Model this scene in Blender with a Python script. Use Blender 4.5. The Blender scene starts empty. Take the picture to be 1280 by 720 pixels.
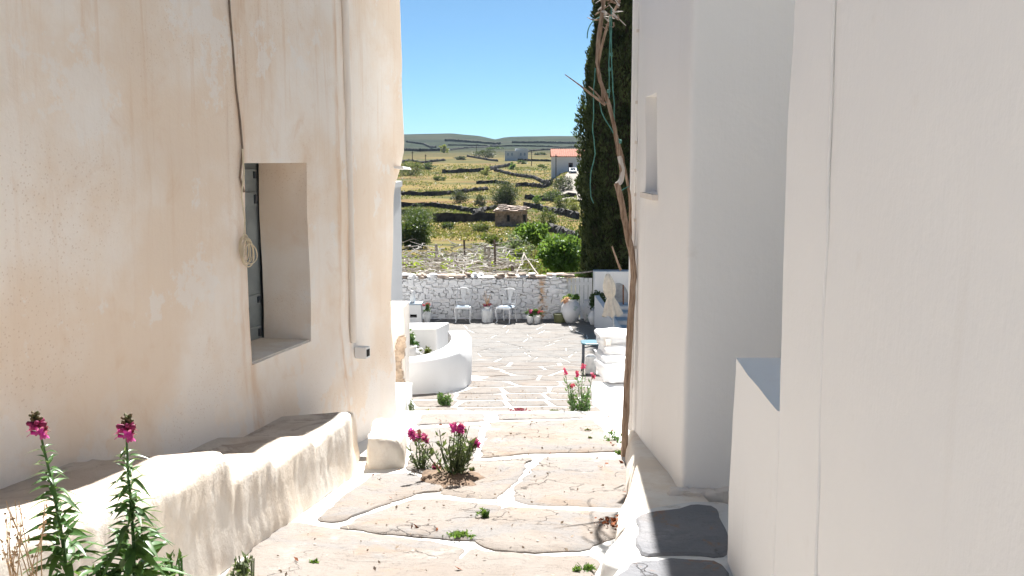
import bpy, math, random
import numpy as np
from mathutils import Vector, Matrix, noise
R = math.radians
random.seed(7); rng = np.random.default_rng(7)
sc = bpy.context.scene
C = sc.collection

# ------------------------------------------------------------------ camera, sky, sun, exposure
F = 35 / 36 * 1280.0                      # focal length in photo pixels
PITCH = math.atan(160 / F)                # eye-level line at row 200
cam = bpy.data.objects.new('camera', bpy.data.cameras.new('camera')); C.objects.link(cam)
cam.data.lens = 35; cam.data.sensor_width = 36
cam.data.clip_start = .05; cam.data.clip_end = 20000
cam.rotation_euler = (math.pi / 2 - PITCH, 0, 0)
sc.camera = cam

SUN_EL, SUN_AZ = R(51), R(4.2)
sdir = Vector((math.sin(SUN_AZ) * math.cos(SUN_EL), math.cos(SUN_AZ) * math.cos(SUN_EL), math.sin(SUN_EL)))
world = bpy.data.worlds.new('World'); sc.world = world; world.use_nodes = True
wn = world.node_tree; bg = wn.nodes['Background']
sky = wn.nodes.new('ShaderNodeTexSky'); sky.sky_type = 'NISHITA'; sky.sun_disc = False
sky.sun_elevation = SUN_EL; sky.sun_rotation = SUN_AZ
sky.air_density = .36; sky.dust_density = .9; sky.ozone_density = 4.0; sky.altitude = 0
tint = wn.nodes.new('ShaderNodeMix'); tint.data_type = 'RGBA'; tint.blend_type = 'MULTIPLY'; tint.inputs[0].default_value = 1
wn.links.new(sky.outputs[0], tint.inputs[6]); tint.inputs[7].default_value = (.54, .84, .88, 1)      # one even tint: clear Aegean blue
wn.links.new(tint.outputs[2], bg.inputs[0]); bg.inputs[1].default_value = .05
sun = bpy.data.objects.new('sun', bpy.data.lights.new('sun', 'SUN')); C.objects.link(sun)
sun.data.energy = 4.8; sun.data.angle = R(.53); sun.data.color = (1, .975, .935)
sun.rotation_euler = (-sdir).to_track_quat('-Z', 'Y').to_euler(); sun.location = sdir * 60
sc.view_settings.view_transform = 'Standard'; sc.view_settings.look = 'None'
sc.view_settings.gamma = 1; sc.view_settings.use_curve_mapping = False
sc.view_settings.exposure = 1.68
sc.render.engine = 'CYCLES'
cy = sc.cycles
cy.max_bounces = 12; cy.diffuse_bounces = 8; cy.glossy_bounces = 3; cy.transmission_bounces = 4; cy.transparent_max_bounces = 8
cy.use_denoising = True
try: cy.denoiser = 'OPENIMAGEDENOISE'
except Exception: pass
cy.sample_clamp_indirect = 8

# ------------------------------------------------------------------ pixel -> place helpers
CP, SP = math.cos(PITCH), math.sin(PITCH)
def ray(u, v):
    a = (u - 640) / F; b = (360 - v) / F
    return Vector((a, CP + b * SP, -SP + b * CP))
def P(u, v, Y):
    d = ray(u, v); return d * (Y / d.y)
def PX(X, Y): return 640 + F * X / Y       # rough column of a far point
def on(u, v, fn, y0=1.0, y1=2500.):
    d = ray(u, v); d = d / d.y
    y = y0; last = y0
    while y < y1:
        if d.z * y < fn(d.x * y, y): break
        last = y; y *= 1.01
    lo, hi = last, y
    for _ in range(30):
        m = (lo + hi) / 2
        if d.z * m < fn(d.x * m, m): hi = m
        else: lo = m
    return d * hi
def lerp_tab(tab, x):
    if x <= tab[0][0]: return tab[0][1]
    for (a, b), (c, d) in zip(tab, tab[1:]):
        if x <= c: return b + (d - b) * (x - a) / (c - a)
    return tab[-1][1]
def sm(a, b, x):
    t = min(1, max(0, (x - a) / (b - a))); return t * t * (3 - 2 * t)
def nz(x, y, z=0): return noise.noise(Vector((x, y, z)))

STEP_Y = 10.75
TERR = [(STEP_Y, -2.93), (20, -4.05), (26, -4.55), (29.4, -4.67)]
def g_alley(x, y): return -1.6 - .107 * y + .012 * nz(x * 1.1, y * 1.1, 3)
def g_terr(x, y): return lerp_tab(TERR, y) + .006 * nz(x, y, 8)
def ground(x, y): return g_alley(x, y) if y < STEP_Y else g_terr(x, y)

# ------------------------------------------------------------------ mesh helpers
class MB:
    def __init__(s): s.v = []; s.f = []
    def add(s, vs, fs):
        o = len(s.v); s.v.extend([tuple(p) for p in vs]); s.f.extend([tuple(i + o for i in f) for f in fs]); return s
    def box(s, x0, x1, y0, y1, z0, z1, M=None):
        vs = [Vector(p) for p in ((x0,y0,z0),(x1,y0,z0),(x1,y1,z0),(x0,y1,z0),(x0,y0,z1),(x1,y0,z1),(x1,y1,z1),(x0,y1,z1))]
        if M: vs = [M @ p for p in vs]
        return s.add(vs, [(0,3,2,1),(4,5,6,7),(0,1,5,4),(1,2,6,5),(2,3,7,6),(3,0,4,7)])
    def tube(s, pts, r, n=6, cap=True):
        pts = [Vector(p) for p in pts]; N = len(pts)
        rr = r if isinstance(r, (list, tuple)) else [r] * N
        t0 = (pts[1] - pts[0]).normalized()
        up = Vector((0, 0, 1)) if abs(t0.z) < .9 else Vector((1, 0, 0))
        a = t0.cross(up).normalized(); vs = []; fs = []
        for i, p in enumerate(pts):
            t = (pts[min(i + 1, N - 1)] - pts[max(i - 1, 0)]).normalized()
            a = (a - t * a.dot(t))
            a = a.normalized() if a.length > 1e-6 else t.orthogonal().normalized()
            b = t.cross(a)
            for k in range(n):
                th = 2 * math.pi * k / n
                vs.append(p + (a * math.cos(th) + b * math.sin(th)) * rr[i])
        for i in range(N - 1):
            for k in range(n):
                k2 = (k + 1) % n
                fs.append((i*n+k, i*n+k2, (i+1)*n+k2, (i+1)*n+k))
        if cap: fs.append(tuple(range(n))[::-1]); fs.append(tuple(range((N-1)*n, N*n)))
        return s.add(vs, fs)
    def lathe(s, prof, n=20, c=(0, 0, 0), cap=True):
        vs = []; fs = []; c = Vector(c)
        for r, z in prof:
            for k in range(n):
                th = 2 * math.pi * k / n; vs.append(c + Vector((r * math.cos(th), r * math.sin(th), z)))
        for i in range(len(prof) - 1):
            for k in range(n):
                k2 = (k + 1) % n; fs.append((i*n+k, i*n+k2, (i+1)*n+k2, (i+1)*n+k))
        if cap: fs.append(tuple(range(n))[::-1]); fs.append(tuple(range((len(prof)-1)*n, len(prof)*n)))
        return s.add(vs, fs)
    def mesh(s, name, m, smooth=None):
        me = bpy.data.meshes.new(name); me.from_pydata(s.v, [], s.f)
        if m: me.materials.append(m)
        if smooth is not None:
            me.polygons.foreach_set('use_smooth', [True] * len(me.polygons))
            if smooth < 180: me.set_sharp_from_angle(angle=R(smooth))
        me.update(); return me
    def obj(s, name, m, parent=None, smooth=None):
        return link(name, s.mesh(name, m, smooth), parent)
def link(name, me, parent=None, M=None):
    o = bpy.data.objects.new(name, me); C.objects.link(o)
    if parent is not None:
        o.parent = parent; o.matrix_parent_inverse = Matrix.Translation(-Vector(parent.location))
    if M is not None: o.matrix_basis = M
    return o
def thing(name, label, cat, loc=(0, 0, 0), group=None):
    o = bpy.data.objects.new(name, None); C.objects.link(o); o.location = loc
    o.empty_display_size = .1
    return tag(o, label, cat, group)
def tag(o, label, cat, group=None):
    o['label'] = label; o['category'] = cat
    o['kind'] = 'thing'
    if group: o['group'] = group
    return o
def struct(o, label=None):
    o['kind'] = 'structure'
    if label: o['label'] = label
    return o
def np_mesh(name, V, Fq, m, smooth=False):
    me = bpy.data.meshes.new(name); k = Fq.shape[1]
    me.vertices.add(len(V)); me.vertices.foreach_set('co', V.astype(np.float32).ravel())
    me.loops.add(Fq.size); me.loops.foreach_set('vertex_index', Fq.astype(np.int32).ravel())
    me.polygons.add(len(Fq)); me.polygons.foreach_set('loop_start', np.arange(0, Fq.size, k, dtype=np.int32))
    if smooth: me.polygons.foreach_set('use_smooth', np.ones(len(Fq), dtype=bool))
    me.materials.append(m); me.update(calc_edges=True); me.validate(); return me
def leaves(cen, size, m, name, direction=None, spread=1.0, aspect=.45, parent=None, jit=.35):
    """many small two-triangle leaves; direction: N x 3 preferred axis"""
    n = len(cen); cen = np.asarray(cen)
    d = rng.normal(size=(n, 3)) * spread
    if direction is not None: d = d + np.asarray(direction)
    d /= np.linalg.norm(d, axis=1)[:, None] + 1e-9
    q = rng.normal(size=(n, 3)); s = np.cross(d, q); s /= np.linalg.norm(s, axis=1)[:, None] + 1e-9
    nn = np.cross(d, s)
    L = size * (1 + jit * rng.normal(size=(n, 1))).clip(.3, 2)
    W = L * aspect
    V = np.empty((n, 4, 3))
    V[:, 0] = cen - d * L * .5; V[:, 1] = cen + s * W * .5 + nn * L * .10 ; V[:, 2] = cen + d * L * .5; V[:, 3] = cen - s * W * .5 + nn * L * .10
    Fq = np.arange(n * 4).reshape(n, 4)
    me = np_mesh(name, V.reshape(-1, 3), Fq, m)
    return link(name, me, parent)

# ------------------------------------------------------------------ materials
class NT:
    def __init__(s, name, rough=.9, spec=.2):
        s.m = bpy.data.materials.new(name); s.m.use_nodes = True; s.t = s.m.node_tree
        s.b = s.t.nodes['Principled BSDF']; s.b.inputs['Roughness'].default_value = rough
        s.b.inputs['Specular IOR Level'].default_value = spec
        s.pos = s.t.nodes.new('ShaderNodeNewGeometry').outputs['Position']
    def n(s, typ, **kw):
        nd = s.t.nodes.new(typ)
        for k, v in kw.items(): setattr(nd, k, v)
        return nd
    def set(s, sock, v):
        if isinstance(v, bpy.types.NodeSocket): s.t.links.new(v, sock)
        else: sock.default_value = v
    def map(s, scale, vec=None, loc=(0, 0, 0), rot=(0, 0, 0)):
        m = s.n('ShaderNodeMapping'); s.set(m.inputs[0], vec or s.pos)
        m.inputs['Location'].default_value = loc; m.inputs['Rotation'].default_value = rot
        m.inputs['Scale'].default_value = scale if isinstance(scale, (tuple, list)) else (scale,) * 3
        return m.outputs[0]
    def noise(s, scale, detail=4, rough=.55, vec=None, dist=0):
        x = s.n('ShaderNodeTexNoise'); s.set(x.inputs['Vector'], vec or s.pos)
        x.inputs['Scale'].default_value = scale; x.inputs['Detail'].default_value = detail
        x.inputs['Roughness'].default_value = rough; x.inputs['Distortion'].default_value = dist
        return x.outputs['Fac']
    def voro(s, scale, vec=None, feature='DISTANCE_TO_EDGE'):
        x = s.n('ShaderNodeTexVoronoi', feature=feature); s.set(x.inputs['Vector'], vec or s.pos); x.inputs['Scale'].default_value = scale
        return x.outputs['Distance']
    def ramp(s, fac, a, b, lo=0., hi=1.):
        x = s.n('ShaderNodeMapRange', interpolation_type='SMOOTHSTEP'); s.set(x.inputs[0], fac)
        x.inputs[1].default_value = a; x.inputs[2].default_value = b; x.inputs[3].default_value = lo; x.inputs[4].default_value = hi
        return x.outputs[0]
    def math(s, op, a, b=0.):
        x = s.n('ShaderNodeMath', operation=op); s.set(x.inputs[0], a); s.set(x.inputs[1], b); return x.outputs[0]
    def mix(s, fac, a, b, mode='MIX'):
        x = s.n('ShaderNodeMix', data_type='RGBA', blend_type=mode)
        s.set(x.inputs[0], fac)
        for i, v in ((6, a), (7, b)): s.set(x.inputs[i], (*v, 1) if isinstance(v, tuple) and len(v) == 3 else v)
        return x.outputs[2]
    def rand(s): return s.n('ShaderNodeObjectInfo').outputs['Random']
    def axis(s, k):
        x = s.n('ShaderNodeSeparateXYZ'); s.set(x.inputs[0], s.pos); return x.outputs[k]
    def color(s, v): s.set(s.b.inputs['Base Color'], (*v, 1) if isinstance(v, tuple) and len(v) == 3 else v)
    def bump(s, h, strength=.5, dist=.01):
        x = s.n('ShaderNodeBump'); x.inputs['Strength'].default_value = strength; x.inputs['Distance'].default_value = dist
        s.set(x.inputs['Height'], h); s.t.links.new(x.outputs[0], s.b.inputs['Normal'])
    def translucent(s, col, f=.35):
        tr = s.n('ShaderNodeBsdfTranslucent'); s.set(tr.inputs[0], col if isinstance(col, bpy.types.NodeSocket) else (*col, 1))
        mx = s.n('ShaderNodeMixShader'); mx.inputs[0].default_value = f
        out = s.t.nodes['Material Output']
        s.t.links.new(s.b.outputs[0], mx.inputs[1]); s.t.links.new(tr.outputs[0], mx.inputs[2]); s.t.links.new(mx.outputs[0], out.inputs[0])

def plain(name, col, rough=.7, var=.15, scale=8, spec=.3):
    t = NT(name, rough, spec); f = t.noise(scale, 4)
    t.color(t.mix(t.ramp(f, .3, .7), tuple(c * (1 - var) for c in col), tuple(min(1, c * (1 + var)) for c in col)))
    return t.m
def lime(name, col=(.875, .865, .85), dirt=(.70, .65, .59), amount=.28, bump=.35, streak=.25):
    t = NT(name, .92, .15)
    big = t.noise(.9, 5); fine = t.noise(26, 6, .65); mid = t.noise(5, 6, .6)
    c = t.mix(t.ramp(big, .35, .7, 0, .5), col, tuple(x * .95 for x in col))
    st = t.noise(1.6, 5, .6, vec=t.map((3.2, 3.2, .22)))
    c = t.mix(t.ramp(st, .55, .8, 0, streak), c, dirt)
    c = t.mix(t.ramp(mid, .62, .82, 0, amount), c, dirt)
    t.color(c)
    brush = t.noise(5, 4, .6, vec=t.map((14, 14, 1.0)))
    h = t.math('ADD', t.math('MULTIPLY', fine, .16), t.math('ADD', t.math('MULTIPLY', mid, .9), t.math('MULTIPLY', brush, .10)))
    t.bump(h, bump * 1.1, .016); return t.m
M = {}
M['lime'] = lime('limewash_wall')
M['lime_warm'] = lime('limewash_aged', (.77, .715, .655), (.50, .37, .25), .5, .5, .3)
M['lime_cool'] = lime('limewash_fresh', (.70, .70, .70), (.50, .47, .44), .35, .4, .2)

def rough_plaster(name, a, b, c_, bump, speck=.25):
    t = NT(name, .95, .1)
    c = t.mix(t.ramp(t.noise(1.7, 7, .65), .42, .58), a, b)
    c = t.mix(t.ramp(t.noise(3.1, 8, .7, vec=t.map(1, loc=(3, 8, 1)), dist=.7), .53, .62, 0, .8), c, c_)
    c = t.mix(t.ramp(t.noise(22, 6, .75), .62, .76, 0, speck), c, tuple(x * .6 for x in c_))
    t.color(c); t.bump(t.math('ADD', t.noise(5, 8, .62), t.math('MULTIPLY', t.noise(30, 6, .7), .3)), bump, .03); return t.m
M['bench'] = rough_plaster('bench_plaster', (.74, .655, .555), (.80, .745, .67), (.69, .62, .545), .55, .15)
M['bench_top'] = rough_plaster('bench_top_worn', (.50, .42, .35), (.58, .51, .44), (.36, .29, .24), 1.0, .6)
def cream():
    t = NT('cream_plaster', .93, .12)
    base = (.80, .68, .565); pale = (.85, .79, .725); och = (.65, .43, .26)
    big = t.noise(.75, 6, .6); c = t.mix(t.ramp(big, .42, .62), base, pale)
    # thin run-down stains
    st = t.noise(2.0, 8, .72, vec=t.map((5.5, 5.5, .30)), dist=.3); high = t.ramp(t.axis(2), -1.2, 1.2, .25, 1.)
    c = t.mix(t.math('MULTIPLY', t.ramp(st, .50, .76, 0, .45), high), c, och)
    st2 = t.noise(3.3, 5, .7, vec=t.map((7, 7, .25), loc=(3, 1, 2)))
    c = t.mix(t.math('MULTIPLY', t.ramp(st2, .58, .80, 0, .35), high), c, (.47, .30, .18))
    blot = t.noise(2.6, 7, .65, vec=t.map(1, loc=(7, 3, 5)), dist=.6); c = t.mix(t.ramp(blot, .54, .78, 0, .35), c, och)
    fp = t.noise(1.5, 9, .70, vec=t.map(1, loc=(11, 3, 8))); c = t.mix(t.ramp(fp, .57, .61, 0, .6), c, (.83, .80, .765))
    # flaked pale patches near the foot
    fl = t.noise(1.8, 7, .62, vec=t.map(1, loc=(2, 9, 4))); low = t.ramp(t.axis(2), -1.0, -1.9, 0, 1)
    c = t.mix(t.math('MULTIPLY', t.ramp(fl, .47, .52, 0, .8), low), c, (.80, .75, .70))
    # rusty runs beside the cable and the drainpipe
    pa, pb = P(309, 331, 7.0), P(385.5, 314, 7.0 * 1.135); dx, dy = pb.x - pa.x, pb.y - pa.y; L_ = math.hypot(dx, dy); dx /= L_; dy /= L_
    al = t.math('ADD', t.math('MULTIPLY', t.axis(0), dx), t.math('MULTIPLY', t.axis(1), dy))
    for u_, wd__, am in ((304, .14, .55), (424, .10, .6), (296, .05, .3), (436, .05, .35)):
        q = P(u_, 200, 7.0 if u_ < 350 else 8.55); nxx, nyy = dy, -dx; k_ = (pa.x * nxx + pa.y * nyy) / (q.x * nxx + q.y * nyy); s0 = (q.x * dx + q.y * dy) * k_
        wob = t.math('MULTIPLY', t.math('SUBTRACT', t.noise(1.6, 5, .6, vec=t.map((1, 1, 1.4), loc=(u_, 0, 0))), .5), .16)
        dist = t.math('ABSOLUTE', t.math('ADD', t.math('SUBTRACT', al, s0), wob))
        run = t.math('MULTIPLY', t.ramp(dist, wd__, .0), t.ramp(t.noise(2.2, 6, .68, vec=t.map((3, 3, .6), loc=(u_, 2, 0))), .36, .66, 0, am)); c = t.mix(run, c, (.62, .38, .20))
    # pits
    pit = t.voro(46, feature='F1'); pm = t.ramp(t.noise(1.3, 3, vec=t.map(1, loc=(5, 5, 1))), .48, .62)
    pit = t.math('MULTIPLY', t.ramp(pit, .26, .08), pm); c = t.mix(t.math('MULTIPLY', pit, .40), c, (.50, .33, .20))
    t.color(c)
    h = t.math('ADD', t.math('MULTIPLY', t.noise(5, 7, .62), 1.0), t.math('MULTIPLY', t.noise(40, 5, .7), .22))
    h = t.math('SUBTRACT', h, t.math('MULTIPLY', pit, .35)); t.bump(h, .45, .014); return t.m
M['cream'] = cream()

def paving(name, a, b, grey, wash=0., rust=0.):
    t = NT(name, .85, .25); r = t.rand()
    big = t.noise(1.6, 6, .62); c = t.mix(t.ramp(big, .38, .62), a, b)
    gm = t.noise(1.3, 8, .68, vec=t.map(1, loc=(4, 4, 0)), dist=.8); c = t.mix(t.ramp(gm, .49, .58, 0, .6), c, grey)
    c = t.mix(t.math('MULTIPLY', r, .4), c, grey)
    pk = t.noise(2.2, 6, .6, vec=t.map(1, loc=(9, 2, 0)), dist=.4); c = t.mix(t.ramp(pk, .55, .66, 0, .6), c, tuple(x * y for x, y in zip(a, (1.08, .99, .90))))
    # flaked layers: stepped noise, with dark broken edges
    lay = t.noise(1.9, 9, .62, vec=t.map((1, 1.9, 1), rot=(0, 0, .5)), dist=1.1)
    st = t.math('FRACT', t.math('MULTIPLY', lay, 9.0))
    edge = t.math('MULTIPLY', t.ramp(st, .10, .0), t.ramp(t.noise(2.1, 4, .6, vec=t.map(1, loc=(3, 3, 3))), .46, .60))
    c = t.mix(t.math('MULTIPLY', edge, .25), c, (.15, .11, .085))
    cv = t.n('ShaderNodeTexVoronoi', feature='DISTANCE_TO_EDGE'); cv.inputs['Scale'].default_value = 1.5
    wv = t.n('ShaderNodeVectorMath', operation='ADD'); t.set(wv.inputs[0], t.pos)
    nv = t.n('ShaderNodeTexNoise'); t.set(nv.inputs['Vector'], t.pos); nv.inputs['Scale'].default_value = 3.5; nv.inputs['Detail'].default_value = 6
    sv = t.n('ShaderNodeVectorMath', operation='SCALE'); t.set(sv.inputs[0], nv.outputs['Color']); sv.inputs['Scale'].default_value = .7
    t.set(wv.inputs[1], sv.outputs[0]); t.set(cv.inputs['Vector'], wv.outputs[0])
    crack = t.math('MULTIPLY', t.ramp(cv.outputs['Distance'], .012, .0), t.ramp(t.noise(1.5, 4, .6, vec=t.map(1, loc=(8, 1, 2))), .47, .58))
    c = t.mix(t.math('MULTIPLY', crack, .38), c, (.11, .085, .07))
    c = t.mix(t.ramp(t.noise(17, 8, .78), .57, .70, 0, .42), c, tuple(x * .6 for x in a))
    if rust: c = t.mix(t.ramp(t.noise(4, 7, .7, dist=.5), .56, .64, 0, rust), c, (.30, .17, .10))
    w = t.noise(1.9, 7, .7, vec=t.map(1, loc=(1, 6, 2))); c = t.mix(t.ramp(w, .58, .76, wash, min(1, wash + .22)), c, (.80, .785, .76))
    t.color(c)
    h = t.math('ADD', t.math('MULTIPLY', t.math('FLOOR', t.math('MULTIPLY', lay, 9.0)), .22), t.math('MULTIPLY', t.noise(20, 7, .72), .45))
    h = t.math('SUBTRACT', h, t.math('MULTIPLY', crack, .7)); t.bump(h, 1.0, .025); return t.m
M['slab'] = paving('paving_slab', (.222, .178, .142), (.25, .213, .180), (.185, .180, .178))
M['slab_far'] = paving('paving_slab_terrace', (.155, .126, .103), (.188, .16, .137), (.142, .136, .13), .03)
M['slab_worn'] = paving('paving_slab_washed', (.158, .141, .125), (.18, .164, .148), (.146, .141, .135), .04)
M['slate'] = paving('slate_step', (.20, .20, .21), (.235, .23, .235), (.17, .172, .185), 0, .6)
def joint():
    t = NT('white_joint_paint', .9, .15)
    c = t.mix(t.ramp(t.noise(6, 8, .74), .54, .70, 0, .6), (.66, .645, .62), (.40, .34, .28))
    t.color(c); t.bump(t.noise(9, 6, .65), .5, .015); return t.m
M['joint'] = joint()
def wall_mortar():
    t = NT('dry_stone_mortar', .95, .1)
    c = t.mix(t.ramp(t.noise(6, 6, .75), .37, .43), (.10, .085, .075), (.80, .795, .79)); t.color(c)  # dark noise patches: dirty bare joints and shaded gaps painted into the mortar
    t.bump(t.noise(12, 6, .7), .9, .03); return t.m
M['mortar'] = wall_mortar()
def wstone():
    t = NT('whitewashed_stone', .93, .12); r = t.rand()
    c = t.mix(t.math('MULTIPLY', r, .6), (.84, .835, .83), (.76, .75, .745))
    c = t.mix(t.ramp(t.noise(9, 7, .72), .64, .74, 0, .6), c, (.36, .31, .27))
    # one rusty run under a cap stone
    x = t.math('ABSOLUTE', t.math('SUBTRACT', t.math('ADD', t.axis(0), t.math('MULTIPLY', t.noise(2.5, 4), .5)), 1.12))
    c = t.mix(t.math('MULTIPLY', t.ramp(x, .17, .04), t.ramp(t.noise(6, 5, .6), .40, .58, 0, .9)), c, (.58, .36, .19))
    t.color(c); t.bump(t.noise(16, 6, .7), .7, .02); return t.m
M['wstone'] = wstone()
M['rock'] = plain('bare_stone', (.36, .29, .24), .95, .3, 7)
M['rock_grey'] = plain('grey_field_stone', (.042, .036, .033), .95, .5, 1.2)
M['white_paint'] = plain('white_paint', (.72, .72, .715), .6, .05, 9)
M['white_pot'] = plain('white_glazed_pot', (.74, .74, .73), .5, .12, 9)
M['blue_paint'] = plain('blue_grey_paint', (.33, .40, .47), .55, .12, 12)
M['teal'] = plain('teal_paint', (.03, .13, .175), .35, .15, 6, .5)
M['dark_metal'] = plain('dark_metal', (.045, .055, .07), .5, .2, 10)
M['dark'] = plain('dark_interior', (.02, .02, .02), .9, .1)
M['shutter'] = plain('weathered_grey_wood', (.27, .31, .325), .75, .12, 5)
M['cable'] = plain('cream_cable', (.62, .54, .40), .5, .1, 10)
M['umbrella'] = plain('cream_canvas', (.74, .66, .55), .9, .08, 12)
M['twine'] = plain('green_twine', (.10, .27, .23), .7, .2, 20)
M['rust'] = plain('rusty_iron', (.20, .09, .05), .85, .3, 20)
M['olive_pot'] = plain('olive_glazed_pot', (.15, .16, .08), .5, .2, 6)
M['soil'] = plain('dry_soil', (.16, .11, .075), .95, .35, 18)
M['wood_old'] = plain('weathered_pole_wood', (.33, .29, .255), .9, .3, 9)
M['post_dark'] = plain('dark_post_wood', (.10, .075, .06), .9, .3, 9)
M['tile'] = plain('terracotta_tile', (.52, .24, .17), .9, .25, 3)
M['glass'] = plain('dark_glass', (.03, .04, .05), .08, .2, 3, .8)
M['car_paint'] = plain('white_car_paint', (.75, .77, .78), .25, .03, 3, .6)
M['rubber'] = plain('tyre_rubber', (.03, .03, .03), .8, .2, 3)
M['leaf_litter'] = plain('dry_leaf_litter', (.28, .10, .045), .9, .5, 30)
M['plaster_brown'] = plain('exposed_rubble', (.43, .34, .26), .95, .3, 14)
def bark(name, a, b, sc_=(30, 30, 3)):
    t = NT(name, .92, .15); n_ = t.noise(1.6, 6, .65, vec=t.map(sc_)); t.color(t.mix(t.ramp(n_, .35, .65), a, b)); t.bump(n_, .8, .02); return t.m
M['vine_bark'] = bark('vine_bark', (.22, .145, .10), (.46, .35, .265))
M['vine_pale'] = bark('bleached_bark', (.55, .50, .45), (.75, .72, .68))
M['trunk'] = bark('tree_bark', (.10, .075, .055), (.22, .17, .13))
def foliage(name, a, b, tr=.3, scale=3., rough=.55, spec=.3):
    t = NT(name, rough, spec); f = t.noise(scale, 5, .7); c = t.mix(t.ramp(f, .35, .65), a, b); t.color(c)
    t.translucent(t.mix(.5, c, (.30, .42, .06)), tr); return t.m
M['snap_leaf'] = foliage('snapdragon_leaf', (.045, .115, .03), (.085, .18, .05), .25, 14, .4, .45)
M['snap_dull'] = foliage('snapdragon_dull_leaf', (.06, .085, .04), (.12, .15, .07), .2, 9)
M['bush_dark'] = foliage('dark_bush_leaf', (.03, .055, .02), (.06, .10, .035), .2, .6)
M['bush_grey'] = foliage('grey_bush_leaf', (.035, .036, .030), (.065, .066, .05), .15, .7)
M['bush_bright'] = foliage('bright_bush_leaf', (.045, .115, .02), (.09, .19, .035), .35, 1.2)
M['bush_olive'] = foliage('olive_bush_leaf', (.07, .08, .025), (.125, .13, .04), .25, .6)
M['bush_yellow'] = foliage('yellow_bush_leaf', (.26, .25, .05), (.34, .31, .08), .3, .8)
M['silver'] = foliage('silvery_leaf', (.14, .17, .11), (.25, .27, .19), .3, 1.5)
M['vine_leaf'] = foliage('young_vine_leaf', (.22, .30, .02), (.38, .42, .06), .45, 4)
M['cypress'] = foliage('cypress_spray', (.013, .023, .010), (.062, .078, .030), .12, 2.0, .7, .2)  # colour noise paints lit olive clumps and dark gaps into the spray
M['cypress_brown'] = plain('cypress_inner', (.035, .03, .018), .95, .4, 2)
M['grass_dry'] = foliage('dry_grass', (.150, .108, .036), (.21, .155, .052), .25, .15)
M['grass_green'] = foliage('field_grass', (.06, .068, .020), (.105, .105, .030), .25, .15)
M['pink'] = foliage('magenta_petal', (.56, .015, .27), (.76, .06, .42), .3, 60, .6)
M['pink_dark'] = foliage('dark_magenta_petal', (.22, .01, .07), (.38, .02, .13), .25, 60, .6)
M['red'] = foliage('red_petal', (.52, .012, .12), (.70, .04, .24), .3, 40, .6)
M['bud'] = foliage('green_bud', (.09, .09, .03), (.17, .10, .06), .2, 60, .6)
M['dry_stem'] = plain('dry_straw', (.48, .33, .20), .9, .2, 30)
def field():
    t = NT('field_soil_grass', .97, .05)
    big = t.noise(.018, 5, .6, vec=t.map((1, 2.6, 1))); mid = t.noise(.10, 6, .65, vec=t.map((1, 2.2, 1))); fine = t.noise(.9, 5, .7)
    c = t.mix(t.ramp(big, .40, .60), (.185, .135, .046), (.070, .074, .024))
    c = t.mix(t.ramp(mid, .50, .62, 0, .85), c, (.185, .145, .050))
    c = t.mix(t.ramp(t.noise(.05, 6, .65, vec=t.map((1, 3, 1), loc=(40, 3, 0))), .54, .64, 0, .85), c, (.125, .066, .038))
    c = t.mix(t.ramp(fine, .55, .72, 0, .6), c, (.06, .06, .025))
    far = t.ramp(t.axis(1), 360, 760)
    hill = t.mix(t.ramp(t.noise(.03, 8, .75), .42, .58), (.011, .020, .011), (.024, .033, .016))
    hill = t.mix(t.ramp(t.noise(.006, 4, .6, vec=t.map((1, 3, 1))), .5, .6, 0, .6), hill, (.045, .042, .025)); hill = t.mix(t.ramp(t.noise(.012, 7, .75, vec=t.map((1, 2.4, 1), loc=(3, 9, 0))), .54, .60, 0, .8), hill, (.008, .011, .008))
    c = t.mix(far, c, hill); t.color(c); t.bump(fine, .5, .3); return t.m
M['field'] = field()
M['road'] = plain('pale_dirt_road', (.24, .21, .18), .95, .12, .5)

# ------------------------------------------------------------------ terrain
PROF = [(29.6, -5.0), (40, -5.4)] + [(y, -(v - 200) / F * y) for y, v in
        ((60, 322), (90, 299), (124, 283), (160, 263), (200, 247), (250, 233), (300, 222), (350, 214), (450, 203), (600, 191), (800, 185))]
RIDGE = [(300, 172), (505, 169.5), (565, 168.5), (600, 171.5), (620, 175.5), (630, 173), (640, 172), (690, 171), (722, 171), (900, 168)]
def terrain(x, y):
    if y < 29.6: return ground(x, max(y, -6)) - .45
    z = lerp_tab(PROF, y)
    q = x / y
    z += 3.3 * sm(.030, .055, q) * math.exp(-((y - 262) / 75) ** 2)
    z += 1.8 * sm(-.085, -.105, q) * math.exp(-((y - 420) / 60) ** 2)
    if y > 800:
        zr = -(lerp_tab(RIDGE, PX(x, y)) - 200) / F * 1500
        z = PROF[-1][1] + (zr - PROF[-1][1]) * sm(800, 1500, y) - max(0, y - 1500) * .05
        z += 1.0 * nz(x * .006, y * .006) * sm(800, 1000, y)
    return z + .35 * nz(x * .03, y * .03, 1) * sm(60, 150, y)
cs = sorted(set([round(c, 4) for c in np.concatenate([np.arange(-.20, .2001, .004), np.arange(-3, -.2, .08), np.arange(.28, 3.01, .08)])]))
ys = [-40, -20, -8] + [-6 + i * 3 for i in range(12)] + [29.6]
y = 31.
while y < 2600: ys.append(y); y *= 1.022
ys = sorted(ys)
b = MB(); nc = len(cs)
for yy in ys:
    for c in cs:
        x = c * (yy + 60); b.v.append((x, yy, terrain(x, yy)))
b.f = [(j*nc+i, j*nc+i+1, (j+1)*nc+i+1, (j+1)*nc+i) for j in range(len(ys)-1) for i in range(nc-1)]
struct(b.obj('terrain', M['field'], smooth=180), 'terraced dry grass fields running back to low hills')

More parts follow.
